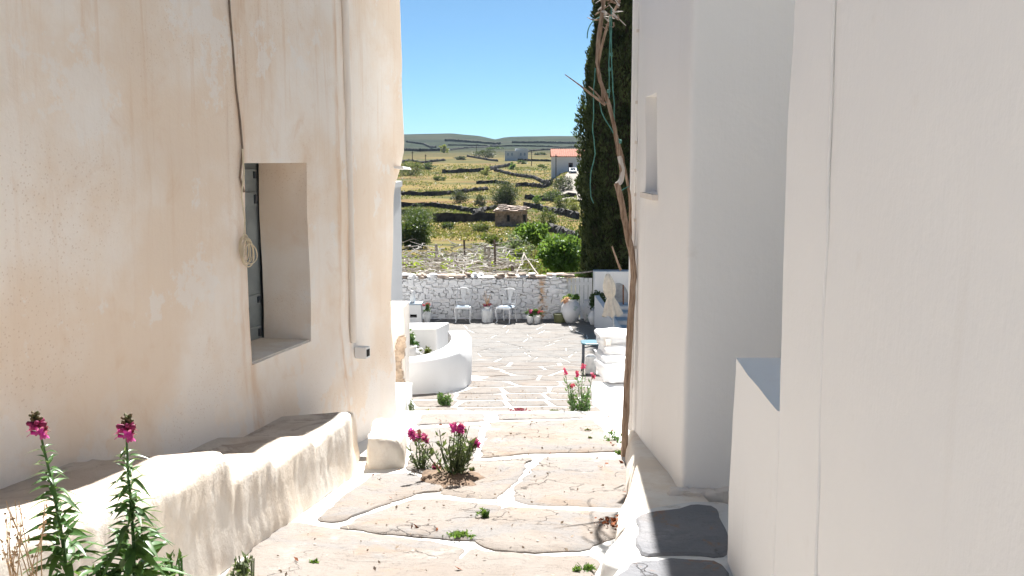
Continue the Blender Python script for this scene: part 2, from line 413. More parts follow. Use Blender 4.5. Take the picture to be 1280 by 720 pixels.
# ------------------------------------------------------------------ paving
def grid_sheet(xs, ys_, fn, extra=None):
    m = MB(); n_ = len(xs)
    for yy in ys_:
        for x in xs: m.v.append((x, yy, fn(x, yy)))
    m.f = [(j*n_+i, j*n_+i+1, (j+1)*n_+i+1, (j+1)*n_+i) for j in range(len(ys_)-1) for i in range(n_-1)]
    return m
xs = list(np.arange(-3.9, 2.01, .12)); yl = list(np.arange(-2.5, STEP_Y - .1, .12)) + [STEP_Y - .04]
m = grid_sheet(xs, yl, g_alley); n_ = len(xs); o_ = len(m.v); j = len(yl) - 1
for x in xs: m.v.append((x, STEP_Y - .01, g_alley(x, STEP_Y) - .015))
for x in xs: m.v.append((x, STEP_Y, g_alley(x, STEP_Y) - .4))
for i in range(n_ - 1):
    m.f.append((j*n_+i, j*n_+i+1, o_+i+1, o_+i)); m.f.append((o_+i, o_+i+1, o_+n_+i+1, o_+n_+i))
alley = struct(m.obj('alley_pavement', M['joint'], smooth=50), 'sloping alley paved with big flagstones and white painted joints')
m = grid_sheet(list(np.arange(-7, 7.01, .35)), list(np.arange(STEP_Y + .004, 29.5, .3)), g_terr)
terrace = struct(m.obj('terrace_pavement', M['joint'], smooth=60), 'sunlit terrace paved with flagstones and white joints')

def chaikin(p, it=1, cut=9.):
    for _ in range(it):
        q = []
        for i in range(len(p)):
            a, b_ = p[i], p[(i + 1) % len(p)]
            k = min(.2, cut / max((b_ - a).length, 1e-6)); q += [a.lerp(b_, k), a.lerp(b_, 1 - k)]
        p = q
    return p
def slab(poly, fn, mat_, parent, name='paving_stone', top=.013, ragged=.012, seg=.10, tilt=.006, grow=0):
    """polygon of world XY -> flagstone with ragged bevelled rim and an uneven top"""
    p = [Vector((a[0], a[1])) for a in poly]
    area = sum(p[i].x * p[(i+1) % len(p)].y - p[(i+1) % len(p)].x * p[i].y for i in range(len(p)))
    if area < 0: p.reverse()
    p = chaikin(p, 1, .035); q = []
    if grow:
        c0 = sum(p, Vector((0, 0))) / len(p); p = [a + (a - c0).normalized() * grow for a in p]
    for i in range(len(p)):
        a, b_ = p[i], p[(i + 1) % len(p)]; k = max(1, int((b_ - a).length / seg))
        for t in range(k): q.append(a.lerp(b_, t / k))
    c = sum(q, Vector((0, 0))) / len(q); mm = MB(); nq = len(q)
    sd = random.random() * 50; tx, ty = random.uniform(-1, 1) * tilt, random.uniform(-1, 1) * tilt
    rings = [(1.0, -.03), (1.0, top * .45), (-.014, top), (.72, top), (.4, top)]
    for f_, dz in rings:
        for a in q:
            a2 = a + Vector((nz(a.x * 5, a.y * 5, sd), nz(a.x * 5, a.y * 5, sd + 9))) * ragged * 1.8 + Vector((nz(a.x * 19, a.y * 19, sd), nz(a.x * 19, a.y * 19, sd + 4))) * ragged * .8
            d = a2 - c
            w = a2 - d.normalized() * .014 if f_ < 0 else c + d * f_
            z = fn(w.x, w.y) + dz + (tx * d.x + ty * d.y if dz > 0 else 0)
            if dz == top and f_ > 0: z += .006 * nz(w.x * 3, w.y * 3, sd)
            mm.v.append((w.x, w.y, z))
    for r_ in range(len(rings) - 1):
        for i in range(nq):
            i2 = (i + 1) % nq; mm.f.append((r_*nq+i, r_*nq+i2, (r_+1)*nq+i2, (r_+1)*nq+i))
    mm.v.append((c.x, c.y, fn(c.x, c.y) + top)); k = (len(rings) - 1) * nq
    for i in range(nq): mm.f.append((k + i, k + (i + 1) % nq, len(mm.v) - 1))
    return mm.obj(name, mat_, parent, smooth=35)
def px_poly(pts, fn): return [tuple(on(u, v, fn).xy) for u, v in pts]
base_g = lambda x, y: -1.6 - .107 * y
SLABS = [
 [(318,697),(366,657),(395,662),(444,669),(530,679),(574,686),(548,716),(530,760),(250,770)],
 [(592,688),(620,694),(680,699),(722,697),(738,704),(716,770),(556,770),(562,722)],
 [(436,659),(476,643),(517,627),(547,627),(616,634),(604,654),(598,676),(583,674),(530,669),(444,661)],
 [(634,636),(667,640),(777,643),(778,656),(755,672),(727,685),(680,688),(622,684),(605,676),(612,655)],
 [(402,650),(467,595),(507,594),(540,604),(546,616),(515,617),(473,633),(426,652)],
 [(553,617),(588,580),(632,578),(662,574),(640,602),(620,623)],
 [(682,574),(776,573),(782,634),(667,630),(645,626),(655,606)],
 [(616,529),(700,528),(738,526),(774,564),(674,565),(604,572)],
 [(522,538),(598,532),(586,576),(560,600),(512,586)],
 [(628,518.5),(728,517.5),(722,523),(630,525)],
 [(535,519.5),(600,518.5),(598,526),(526,531)],
]
for s_ in SLABS: slab(px_poly(s_, base_g), g_alley, M['slab'], alley, grow=.055, ragged=.02, seg=.05)
# nearer slabs below the frame, so the alley goes on under the camera
for x0, x1, y0, y1 in ((-2.0,-.75,2.9,3.9), (-.65,.55,2.8,3.75), (-2.1,-.9,1.6,2.75), (-.8,.5,1.4,2.65), (-2.2,-.8,.1,1.5), (-.7,.5,0,1.3)):
    slab([(x0, y0), (x1, y0 + .1), (x1 - .05, y1), (x0 + .08, y1 - .07)], g_alley, M['slab'], alley)

# terrace crazy paving: voronoi cells by half-plane clipping
def clip(poly, p, n):
    out = []
    for i in range(len(poly)):
        a, b_ = poly[i], poly[(i + 1) % len(poly)]; da, db = (a - p).dot(n), (b_ - p).dot(n)
        if da <= 0: out.append(a)
        if (da < 0) != (db < 0): out.append(a.lerp(b_, da / (da - db)))
    return out
sites = []; yy = STEP_Y + .25
while yy < 28.9:
    dy = .72 + .03 * (yy - STEP_Y); x = -3.6 + random.random() * .4
    while x < 3.5:
        w_ = random.uniform(.42, .95) * (1 + .02 * (yy - STEP_Y)); sites.append(Vector((x + w_ / 2, yy + dy / 2 + random.uniform(-.22, .22) * dy * 1.2))); x += w_
    yy += dy
def in_planter(q): return q.x < -.8 and 13.9 < q.y < 17.2
for i, p0 in enumerate(sites):
    if in_planter(p0): continue
    poly = [Vector(a) for a in ((p0.x - 1.2, p0.y - 1.2), (p0.x + 1.2, p0.y - 1.2), (p0.x + 1.2, p0.y + 1.2), (p0.x - 1.2, p0.y + 1.2))]
    for j, p1 in enumerate(sites):
        d = p1 - p0
        if i != j and d.length < 2.4: poly = clip(poly, p0 + d * .5 - d.normalized() * random.uniform(.022, .034) * (1 if p0.y < 19 else .45) - d.normalized() * .028 * (1 if p0.y < 19 else .1) * abs(d.normalized().y), d)
    poly = [a for a in poly]
    poly = clip(poly, Vector((0, STEP_Y + .12)), Vector((0, -1))); poly = clip(poly, Vector((0, 29.0)), Vector((0, 1)))
    if len(poly) < 3: continue
    slab([(a.x, a.y) for a in poly], g_terr, M['slab_far'] if p0.y < 19 else M['slab_worn'], terrace, top=.011, seg=.3, ragged=.02, tilt=.004)

# ------------------------------------------------------------------ plastered buildings
def plaster(name, pts, z0, z1, mat_, parent=None, r=.07, step=.14, disp=.010, holes=(), deform=None, seed=0, zstep=None):
    """closed CCW outline extruded to a wall with rounded corners, uneven plaster and recessed openings"""
    pts = [Vector(p) for p in pts]; n = len(pts); path = []   # (pos, normal, seg, dist)
    for i in range(n):
        a, b_ = pts[i], pts[(i + 1) % n]; L = (b_ - a).length; d = (b_ - a) / L; nm = Vector((d.y, -d.x))
        prev = pts[i - 1]; dp = (a - prev).normalized(); npv = Vector((dp.y, -dp.x))
        if r > 0:
            for k in range(1, 4):      # arc at corner i
                t = k / 4; q = (a - dp * r) * (1 - t) ** 2 + a * 2 * t * (1 - t) + (a + d * r) * t * t
                path.append((q, npv.lerp(nm, t).normalized(), -1, 0))
        brk = [r, min(r + .012, L / 2), max(L - r - .012, L / 2), L - r] + [h[k] for h in holes if h[0] == i for k in (1, 2)]
        ts = []
        brk = sorted(brk)
        for u0, u1 in zip(brk, brk[1:]):
            k = max(1, int(round((u1 - u0) / step))); ts += [u0 + (u1 - u0) * q / k for q in range(k)]
        ts.append(L - r)
        for t in ts: path.append((a + d * t, nm, i, t))
    zb = sorted([z0, z1] + [h[k] for h in holes for k in (3, 4)]); zs = []
    for u0, u1 in zip(zb, zb[1:]):
        if u1 - u0 < 1e-6: continue
        k = max(1, int(round((u1 - u0) / (zstep or step)))); zs += [u0 + (u1 - u0) * q / k for q in range(k)]
    zs.append(z1)
    mb = MB(); N = len(path)
    for z in zs:
        for q, nm, sg, t in path:
            e = disp * (nz(q.x * .9 + seed, q.y * .9, z * .9) * 1.6 + nz(q.x * 3.3 + seed, q.y * 3.3, z * 3.3) * .6)
            w = Vector((q.x + nm.x * e, q.y + nm.y * e, z))
            if deform: w = deform(w, sg, t)
            mb.v.append(w)
    def hole_of(i, j):
        q0, q1 = path[i], path[(i + 1) % N]
        for h in holes:
            if q0[2] == h[0] and q1[2] == h[0] and q0[3] >= h[1] - 1e-5 and q1[3] <= h[2] + 1e-5 and zs[j] >= h[3] - 1e-5 and zs[j+1] <= h[4] + 1e-5: return h
        return None
    for j in range(len(zs) - 1):
        for i in range(N):
            i2 = (i + 1) % N
            if not hole_of(i, j): mb.f.append((j*N+i, j*N+i2, (j+1)*N+i2, (j+1)*N+i))
    for h in holes:
        ii = [k for k in range(N) if path[k][2] == h[0] and h[1] - 1e-5 <= path[k][3] <= h[2] + 1e-5]
        jj = [k for k in range(len(zs)) if h[3] - 1e-5 <= zs[k] <= h[4] + 1e-5]
        rim = [(i, jj[0]) for i in ii] + [(ii[-1], j) for j in jj[1:]] + [(i, jj[-1]) for i in ii[::-1][1:]] + [(ii[0], j) for j in jj[::-1][1:-1]]
        nm = path[ii[0]][1]; o = len(mb.v)
        for i, j in rim: mb.v.append(mb.v[j*N+i] - Vector((nm.x, nm.y, 0)) * h[5])
        K = len(rim)
        for k in range(K):
            k2 = (k + 1) % K; a, b_ = rim[k], rim[k2]
            mb.f.append((a[1]*N+a[0], b[1]*N+b[0], o + k2, o + k) if False else (a[1]*N+a[0], b_[1]*N+b_[0], o + k2, o + k))
    mb.f.append(tuple((len(zs)-1)*N + i for i in range(N)))
    mb.v = [tuple(p) for p in mb.v]
    return mb.obj(name, mat_, parent, smooth=38)

# ---- cream house on the left of the alley
WA, WB = P(309, 331, 7.0), P(385.5, 314, 7.0 * 1.135)
wd = Vector((WB.x - WA.x, WB.y - WA.y)).normalized(); wn_ = Vector((wd.y, -wd.x))      # along the wall, out of the wall
def on_wall(u, v, off=0.):
    d = ray(u, v); o = Vector((WA.x, WA.y)) + wn_ * off
    t = o.dot(wn_) / (d.x * wn_.x + d.y * wn_.y); return d * t
def s_of(p): return (Vector((p.x, p.y)) - Vector((WA.x, WA.y))).dot(wd)
S0 = -8.5; END = s_of(on_wall(503, 60)); far = Vector((WA.x, WA.y)) + wd * END; near = Vector((WA.x, WA.y)) + wd * S0
back = -wn_ * 5.5; TOPL = 1.7
wz0, wz1 = on_wall(312, 457).z, on_wall(309, 204).z; ws0, ws1 = s_of(on_wall(309, 331)), s_of(on_wall(386, 314))
edge = [(on_wall(500, v).z, s_of(on_wall(u, v)) - END) for u, v in ((525, 493), (490, 491), (380, 491), (300, 493), (240, 494), (228, 496), (208, 503), (190, 507), (175, 507.5), (100, 505), (0, 503))]
edge = sorted([(on_wall(500, v).z, s_of(on_wall(u, v)) - END) for u, v in ((493, 525), (491, 490), (491, 380), (493, 300), (494, 240), (496, 228), (503, 208), (507, 190), (507.5, 175), (505, 100), (503, 0))])
def left_deform(w, sg, t):
    s = s_of(w); k = sm(END - .9, END - .15, s)
    if k > 0 and (Vector((w.x, w.y)) - far).dot(wn_) > -1.5:
        d = lerp_tab(edge, w.z) * k; w = w + Vector((wd.x, wd.y, 0)) * d
    # shallow fold right of the drainpipe and a fattened foot
    k2 = sm(-1.5, -2.1, w.z)
    if (Vector((w.x, w.y)) - far).dot(wn_) > -.1:
        w = w + Vector((wn_.x, wn_.y, 0)) * (.05 * k2 - .035 * sm(1.55, 1.75, s) * (1 - sm(2.6, 3.0, s)))
    return w
house = thing('cream_house', 'cream plastered house with a deep window beside the alley', 'house', (far.x - 1, far.y - 2, -2.6))
plaster('wall', [near, far, far + back, near + back], -3.2, TOPL, M['cream'], house, r=.07, step=.10, disp=.012,
        holes=[(0, ws0 - S0, ws1 - S0, wz0, wz1, .42)], deform=left_deform, seed=1)
def W3(s, z, off): q = Vector((WA.x, WA.y)) + wd * s + wn_ * off; return Vector((q.x, q.y, z))
def wall_box(mb, s0, s1, z0, z1, o0, o1):
    vs = [W3(s0, z0, o0), W3(s1, z0, o0), W3(s1, z0, o1), W3(s0, z0, o1), W3(s0, z1, o0), W3(s1, z1, o0), W3(s1, z1, o1), W3(s0, z1, o1)]
    return mb.add(vs, [(0,3,2,1),(4,5,6,7),(0,1,5,4),(1,2,6,5),(2,3,7,6),(3,0,4,7)])
win = wall_box(MB(), ws0 - .2, ws1 + .2, wz0 - .2, wz1 + .2, -.57, -.505).obj('window', M['shutter'], house)
hgt = wz1 - wz0; wid = ws1 - ws0
for q, (a, b_) in enumerate(((0, .5), (.5, 1))):                     # two shutter leaves with stiles, rails and battens
    s0, s1 = ws0 + wid * a + .012, ws0 + wid * b_ - .012
    fr = MB()
    wall_box(fr, s0, s0 + .085, wz0 + .005, wz1 - .005, -.504, -.455); wall_box(fr, s1 - .15, s1 + .05, wz0 + .005, wz1 - .005, -.504, -.455)
    fr.obj('shutter_stile', M['shutter'], win)
    for z_, h_ in ((.01, .10), (.20, .09), (.76, .11), (.90, .095)):
        wall_box(MB(), s0, s1, wz0 + hgt * z_, wz0 + hgt * z_ + h_, -.503, -.438).obj('shutter_rail', M['shutter'], win)
        mb = MB(); wall_box(mb, s1 - .05, s1 - .02, wz0 + hgt * z_ + .02, wz0 + hgt * z_ + h_ - .02, -.438, -.420); mb.obj('hinge', M['dark_metal'], win)
wall_box(MB(), ws0 + .01, ws1 - .012, wz0 - .02, wz0 + .012, -.45, -.015).obj('sill', M['bench'], house)
# drainpipe buried in whitewash, with a square spout
zt = TOPL - .05; pts = []; mb = MB()
p0, p1 = on_wall(431, 0, -.016), on_wall(442, 428, -.016); pl = []
for k in range(16):
    t = k / 15; q = p0.lerp(p1, t); q = q + Vector((nz(t * 9, 1), nz(t * 9, 2), 0)) * .008; pl.append(q)
pl.insert(0, pl[0] + (pl[0] - pl[1]) * 2)
mb.tube(pl, [.031 + .004 * nz(k, 3) for k in range(len(pl))], 10); pipe = mb.obj('drainpipe', M['lime_warm'], house, smooth=60)
sp = on_wall(449, 440, .0); s_sp = s_of(sp); mb = MB()
wall_box(mb, s_sp - .05, s_sp + .05, sp.z - .05, sp.z + .05, -.02, .085); wall_box(mb, s_sp - .035, s_sp + .035, sp.z - .035, sp.z + .03, .086, .088)
me = mb.mesh('spout', M['lime_cool'])
me.materials.append(M['dark'])
for k in range(6, 12): me.polygons[k].material_index = 1
link('spout', me, pipe)
# little cement lip on the far corner
q = on_wall(500, 212); mb = MB(); mb.add([W3(s_of(q) + a, q.z + b_, c) for a, b_, c in ((-.16,.012,.10),(.06,0,.10),(.06,0,-.2),(-.16,.012,-.2),(-.16,.035,.085),(.055,.02,.085),(.055,.02,-.2),(-.16,.03,-.2))],
        [(0,3,2,1),(4,5,6,7),(0,1,5,4),(1,2,6,5),(2,3,7,6),(3,0,4,7)]); mb.obj('corner_lip', M['lime_cool'], house)
# electric cable with a hanging coil
cab = thing('electric_cable', 'loose cream cable hanging down the cream wall with a coil at the window', 'cable', on_wall(303, 200, .02))
pts = [on_wall(u, v, .014) for u, v in ((283, -60), (287, 10), (291, 60), (295, 110), (300, 150), (303, 185), (302, 200), (300, 222), (305, 240))]
MB().tube(pts, .0075, 6).obj('cable_run', plain('brown_cable', (.20, .15, .11), .6, .2, 10), cab, smooth=60)
MB().tube([on_wall(u, v, .03) for u, v in ((303, 186), (305, 215), (302, 245), (306, 275), (305, 300))], .006, 6).obj('cable_tail', M['cable'], cab, smooth=60)
for k in range(6):
    c = on_wall(303, 309 + 3 * nz(k, 5) * 3, .03); ak = .024 + .009 * k * (1 if k % 2 else .7); rr = .070 + .010 * ((k * 2) % 5)
    loop = [W3(s_of(c) + ak * .6 + ak * math.cos(t) * (1 - .25 * math.sin(t)), c.z + rr * math.sin(t) - .01 * k, .025 + .008 * k + .015 * math.cos(t)) for t in np.linspace(0, 2 * math.pi, 24)]
    MB().tube(loop, .0045, 6, False).obj('cable_loop', M['cable'], cab, smooth=60)

# ---- stepped masonry bench along the cream wall
BT_OUT = [(-1.5,-.6),(2,-1.05),(3.65,-1.345),(4.2,-1.46),(4.6,-1.50),(5.12,-1.52),(5.17,-1.68),(5.74,-1.72),(5.79,-1.80),(6.48,-1.825),(6.53,-1.89),(7.4,-1.90),(7.86,-1.95)]
BT_IN = [(-1.5,-.7),(2,-1.15),(3.65,-1.44),(4.5,-1.58),(5.30,-1.61),(5.35,-1.75),(5.86,-1.76),(5.91,-1.84),(6.52,-1.85),(6.57,-1.93),(7.58,-1.94),(7.63,-2.01),(8.38,-2.02),(8.43,-2.09),(8.9,-2.12)]
def bench_top(y): return sum(lerp_tab(BT_OUT, y + d) for d in (-.018, 0, .018)) / 3
def bench_in(y): return sum(lerp_tab(BT_IN, y + d) for d in (-.018, 0, .018)) / 3
bx = lambda y: -1.50 + .119 * (y - 4.9)
mb = MB(); yv = list(np.concatenate([np.arange(-1.5, 3.6, .15), np.arange(3.6, 7.86, .025)])); K = 0
for y in yv:
    h = bench_top(y); e = sm(7.3, 7.86, y); xw = WA.x + (wd.x / wd.y) * (y - WA.y) - .12; xo = bx(y) - .10 * e
    g0 = g_alley(xo, y); H = h - g0 - .05 * e
    prof = [(0, -.06), (.0, .12), (-.015, .35), (-.02, .6), (-.025, .86), (-.035, .95), (-.06, .99), (-.10, 1.0)]
    row = [(xo + dx, g0 + H * f_) for dx, f_ in prof]; xin = row[-1][0]
    row += [(xin + (xw - xin) * t, (h * (1 - t) + bench_in(y + .9 * e * t) * t) - .05 * e * (1 - t)) for t in (.2, .4, .6, .8, 1.0)]
    for (x, z) in row:
        e2 = .009 * nz(x * 2.1, y * 2.1, z * 2.1) + .005 * nz(x * 7, y * 7, z * 7) + .005 * nz(x * 19, y * 19, z * 19)
        mb.v.append((x + e2, y + (xo - x) * -.85 * e, z + e2 * .6))
    K = len(row)
for j in range(len(yv) - 1):
    for i in range(K - 1): mb.f.append((j*K+i, (j+1)*K+i, (j+1)*K+i+1, j*K+i+1))
o = (len(yv) - 1) * K; base = len(mb.v)
for i in range(K):                                     # rounded far end going down to the paving
    x, y, z = mb.v[o + i]; mb.v.append((x, y + .06, z - .04 if z > -2.25 else z))
for i in range(K):
    x, y, z = mb.v[o + i]; mb.v.append((x - .0, y + .09, -2.62))
for i in range(K - 1):
    mb.f.append((o + i, base + i, base + i + 1, o + i + 1)); mb.f.append((base + i, base + K + i, base + K + i + 1, base + i + 1))
nmain = (len(yv) - 1) * (K - 1)
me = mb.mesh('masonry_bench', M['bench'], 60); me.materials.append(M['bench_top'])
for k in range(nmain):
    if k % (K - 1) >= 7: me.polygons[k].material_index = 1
tag(link('masonry_bench', me), 'stepped lime plastered bench along the foot of the cream wall', 'bench')
def rockshape(cx, cy_, cz, sx, sy, sz, seed, rz=0, amp=.12, box=.55, sub=3):
    """rounded uneven block: a subdivided cube pulled part-way to a ball"""
    vs = []; idx = {}; fs = []
    def vid(p):
        k = tuple(round(a, 4) for a in p)
        if k not in idx:
            v = Vector(k); s_ = v.normalized() * 1.25; v = v * box + s_ * (1 - box)
            v *= 1 + amp * nz(k[0] * 1.3 + seed, k[1] * 1.3, k[2] * 1.3) * 2
            x, y = v.x * sx, v.y * sy
            idx[k] = len(vs); vs.append((cx + x * math.cos(rz) - y * math.sin(rz), cy_ + x * math.sin(rz) + y * math.cos(rz), cz + v.z * sz))
        return idx[k]
    L = [-1 + 2 * i / sub for i in range(sub + 1)]
    for ax in range(3):
        for s_ in (-1, 1):
            for i in range(sub):
                for j in range(sub):
                    q = []
                    for a, b_ in ((i, j), (i+1, j), (i+1, j+1), (i, j+1)):
                        p = [0, 0, 0]; p[ax] = s_; p[(ax+1) % 3] = L[a]; p[(ax+2) % 3] = L[b_]; q.append(vid(p))
                    fs.append(tuple(q if s_ > 0 else q[::-1]))
    return vs, fs
q = on(484, 586, base_g)
tag(MB().add(*rockshape(q.x - .04, q.y + .30, q.z + .07, .14, .30, .18, 4, .1, .09, .55, 6)).obj('masonry_block', M['bench'], smooth=70), 'small rounded plaster block at the far end of the bench', 'block')

# ---- pier, step and neighbour house beyond the cream house
q = P(503, 489, 12.4)
pier = thing('boundary_pier', 'whitewashed masonry pier with flaking render behind the cream house corner', 'pier', (q.x - .3, 12.6, q.z))
zt = P(500, 384, 12.4).z; xr = P(507, 440, 12.4).x
plaster('pier_body', [(xr - .8, 12.4), (xr, 12.4), (xr, 12.95), (xr - .8, 12.95)], -3.5, zt, M['lime_warm'], pier, r=.05, step=.09, disp=.016, seed=5)
mb = MB()
for k in range(16):
    t = k / 15; vs, fs = rockshape(xr - .05 - .05 * math.sin(t * 3) + random.uniform(-.03, .03), 12.39, zt - .42 - t * .68, .05 + .03 * t, .03, .05, k, 0, .3, .5, 2); mb.add(vs, fs)
mb.obj('exposed_rubble', M['plaster_brown'], pier)
xr2, zt2 = P(511, 500, 11.3).x, P(500, 489, 11.3).z
tag(plaster('corner_step', [(xr2 - .75, 11.0), (xr2, 11.0), (xr2, 11.75), (xr2 - .75, 11.75)], -3.5, zt2, M['lime'], r=.05, step=.1, disp=.02, seed=7), 'low white plaster step at the foot of the boundary pier', 'step')
hx, hz = P(502.5, 300, 23.2).x, P(500, 233, 19.5).z
nb = thing('white_house', 'plain white house wall in blue shade beyond the cream corner', 'house', (hx - 2, 21, -4.2))
plaster('wall', [(hx - 5, 19.5), (hx, 19.5), (hx, 23.2), (hx - 5, 23.2)], -4.9, hz, M['lime_cool'], nb, r=.05, step=.3, disp=.01, seed=8)
plaster('parapet_band', [(hx - 5.01, 19.47), (hx + .03, 19.47), (hx + .03, 23.23), (hx - 5.01, 23.23)], hz - .10, hz + .03, M['lime_cool'], nb, r=.03, step=.5, disp=.004, seed=9)

# ---- white house on the right: far wing, low wall and near wing
r1n = on(852, 617, lambda x, y: base_g(x, y) + .2); r1f = on(786.5, 533, lambda x, y: base_g(x, y) + .2)
far_w = thing('white_house', 'tall white house wing with a small slit window behind the twisted vine', 'house', (r1n.x + 1, r1n.y + 1.5, r1n.z - .2))
fl = Vector((r1f.x, r1f.y)); nl = Vector((r1n.x, r1n.y)); dl = (nl - fl); Ll = dl.length
def on_r1(u, v, off=0.):
    d = ray(u, v); nn = Vector((-dl.y, dl.x)) / Ll; nn = -nn if nn.x > 0 else nn; o = fl + nn * off
    t = o.dot(nn) / (d.x * nn.x + d.y * nn.y); return d * t
t0 = (Vector(on_r1(807.5, 180).xy) - fl).length; t1 = (Vector(on_r1(821, 180).xy) - fl).length
z0, z1 = on_r1(814, 241).z, on_r1(814, 119).z
RTOP = 6.2
plaster('wall', [nl, nl + Vector((5, .15)), fl + Vector((5, .1)), fl], -3.4, RTOP, M['lime'], far_w, r=.028, step=.11, disp=.010, holes=[(3, t0, t1, z0, z1, .16)], seed=11)
mb = MB(); dd = dl / Ll; nn = Vector((dd.y, -dd.x))
def R3_(t, z, off): q = fl + dd * t + nn * off; return Vector((q.x, q.y, z))
def rbox(mb, t0, t1, z0, z1, o0, o1):
    vs = [R3_(a, z, o) for z in (z0, z1) for a, o in ((t0, o0), (t1, o0), (t1, o1), (t0, o1))]
    return mb.add(vs, [(0,3,2,1),(4,5,6,7),(0,1,5,4),(1,2,6,5),(2,3,7,6),(3,0,4,7)])
win = rbox(MB(), t0 - .02, t1 + .02, z0 - .02, z1 + .02, -.22, -.165).obj('window', M['lime_cool'], far_w)
rbox(MB(), t0 - .03, t1 + .05, z0 - .045, z0 - .005, -.10, .035).obj('sill', M['lime_warm'], win)
# white drainpipe and cable clips on the far edge
for off, tt, r_ in ((-.002, .10, .040),):
    mb = MB().tube([R3_(tt, z, off) for z in np.linspace(-2.3, RTOP - .1, 14)], r_, 10); dp = mb.obj('drainpipe', M['lime'], far_w, smooth=60)
MB().tube([R3_(.27 + .008 * nz(z * 2, 1), z, .012) for z in np.linspace(-1.9, RTOP - .2, 30)], .008, 5).obj('cable', M['lime'], far_w, smooth=60)
for v in (40, 128, 178, 213, 244, 276, 311):
    q = on_r1(798, v); t_ = .27; rbox(MB(), t_ - .014, t_ + .014, q.z - .012, q.z + .012, 0, .024).obj('cable_clip', M['lime_warm'], far_w)
# plinth ledge under the far wing
mb = MB(); rows = []
yk = list(np.arange(5.4, 8.75, .07))
for y in yk:
    xo = .79 + .105 * (y - 6.5); e = sm(8.3, 8.75, y); xw = nl.x + (fl.x - nl.x) * (y - nl.y) / (fl.y - nl.y) + .12
    k = sm(6.55, 6.0, y); g0 = g_alley(xo, y); H = .22 - .02 * k - .1 * e
    for dx, f_ in ((-.02 - .10 * k, -.3), (0 - .06 * k, .3), (.03, .75), (.055, .95), (.09, 1.0)):
        x = xo + dx; mb.v.append((x + .016 * nz(x * 4, y * 4, f_ * 2), y, g0 + H * f_ + .008 * nz(x * 6, y * 6)))
    x5 = xo + .09
    for t in (.3, .65, 1.0): x = x5 + (xw - x5) * t; mb.v.append((x, y, g0 + H + .006 * nz(x * 6, y * 6)))
K = 8
mb.f = [(j*K+i, (j+1)*K+i, (j+1)*K+i+1, j*K+i+1) for j in range(len(yk)-1) for i in range(K-1)]
mb.obj('plinth', M['bench'], far_w, smooth=60)
# rough mortar skirt along the front of the wing
mb = MB()
for k in range(15):
    t = k / 14; vs, fs = rockshape(nl.x - .02 + t * .95, nl.y - .03 - .01 * (k % 2), g_alley(1, nl.y) + .19 - .02 * nz(k, 4), .06, .045, .035 + .02 * random.random(), k * 3, 0, .22, .5, 3); mb.add(vs, fs)
mb.obj('mortar_skirt', M['lime_warm'], far_w, smooth=60)

A = P(918, 447, 4.42); Cc = on(972, 515, lambda x, y: A.z)
near_w = thing('white_house', 'smooth white house wing with a plaster seam and an attached low wall', 'house', (Cc.x + .5, Cc.y - 1, -2.1))
ld = (Vector(A.xy) - Vector(Cc.xy)).normalized(); c2 = Vector(Cc.xy); a2 = Vector(A.xy); nb2 = c2 - ld * 6.5
def near_def(w, sg, t):
    # old plaster seam standing out of the wall
    return w
plaster('wall', [nb2, nb2 + Vector((5, 0)), c2 + Vector((5, 0)), c2], -2.9, 4.2, M['lime'], near_w, r=.03, step=.11, disp=.009, seed=13)
plaster('low_wall', [c2 + ld * .002, c2 + ld * .002 + Vector((.55, 0)), a2 + Vector((.55, 0)), a2], -2.9, A.z, M['lime'], near_w, r=.022, step=.07, disp=.009, seed=13)
sd = Vector((-ld.y, ld.x))
def on_r2(u, v):
    d = ray(u, v); t = c2.dot(sd) / (d.x * sd.x + d.y * sd.y); return d * t
for (ua, va, ub, vb, w_) in ((1046, -80, 1020, 740, .006),):
    p0, p1 = on_r2(ua, va), on_r2(ub, vb); pl = []
    for k in range(40):
        t = k / 39; q = p0.lerp(p1, t); pl.append(q + Vector((sd.x, sd.y, 0)) * (.002 + .004 * nz(t * 14, ua)) + Vector((ld.x, ld.y, 0)) * .012 * nz(t * 8, ua, 4))
    MB().tube(pl, [w_ * (1 + .5 * nz(k * .6, ua)) for k in range(40)], 6).obj('plaster_seam', M['lime'], near_w, smooth=180)

# white limewashed steps with slate treads between the two wings
def step_block(name, label, top_poly, z, mat_top, tread_poly, zt):
    th = thing(name, label, 'step', (top_poly[0][0], top_poly[0][1], z - .2))
    pts = [Vector((p[0], p[1])) for p in top_poly]
    area = sum(pts[i].x * pts[(i+1) % len(pts)].y - pts[(i+1) % len(pts)].x * pts[i].y for i in range(len(pts)))
    if area < 0: pts.reverse()
    pts = chaikin(pts, 2); n = len(pts); c = sum(pts, Vector((0, 0))) / n; mb = MB()
    for f_, zz in ((1.10, z - .6), (1.05, z - .10), (1.015, z - .02), (.98, z), (.6, z + .003)):
        for p in pts: w = c + (p - c) * f_; mb.v.append((w.x, w.y, zz + .008 * nz(w.x * 5, w.y * 5)))
    for r_ in range(4):
        for i in range(n): i2 = (i + 1) % n; mb.f.append((r_*n+i, r_*n+i2, (r_+1)*n+i2, (r_+1)*n+i))
    mb.f.append(tuple(4 * n + i for i in range(n)))
    mb.obj('lime_base', M['joint'], th, smooth=60)
    slab(tread_poly, lambda x, y: z, M['slate'], th, name='tread', top=.02, ragged=.02, seg=.06)
zs1 = base_g(0, 5.2) + .17
pp = lambda pts, z: [tuple(on(u, v, lambda x, y: z).xy) for u, v in pts]
step_block('door_step', 'rust stained slate step tread at the foot of the slit windowed wing', pp([(748,700),(772,672),(796,640),(860,626),(925,628),(935,712),(800,716)], zs1), zs1, None, pp([(797,646),(845,640),(872,634),(897,636),(903,652),(909,690),(902,697),(850,697),(800,697)], zs1), 0)
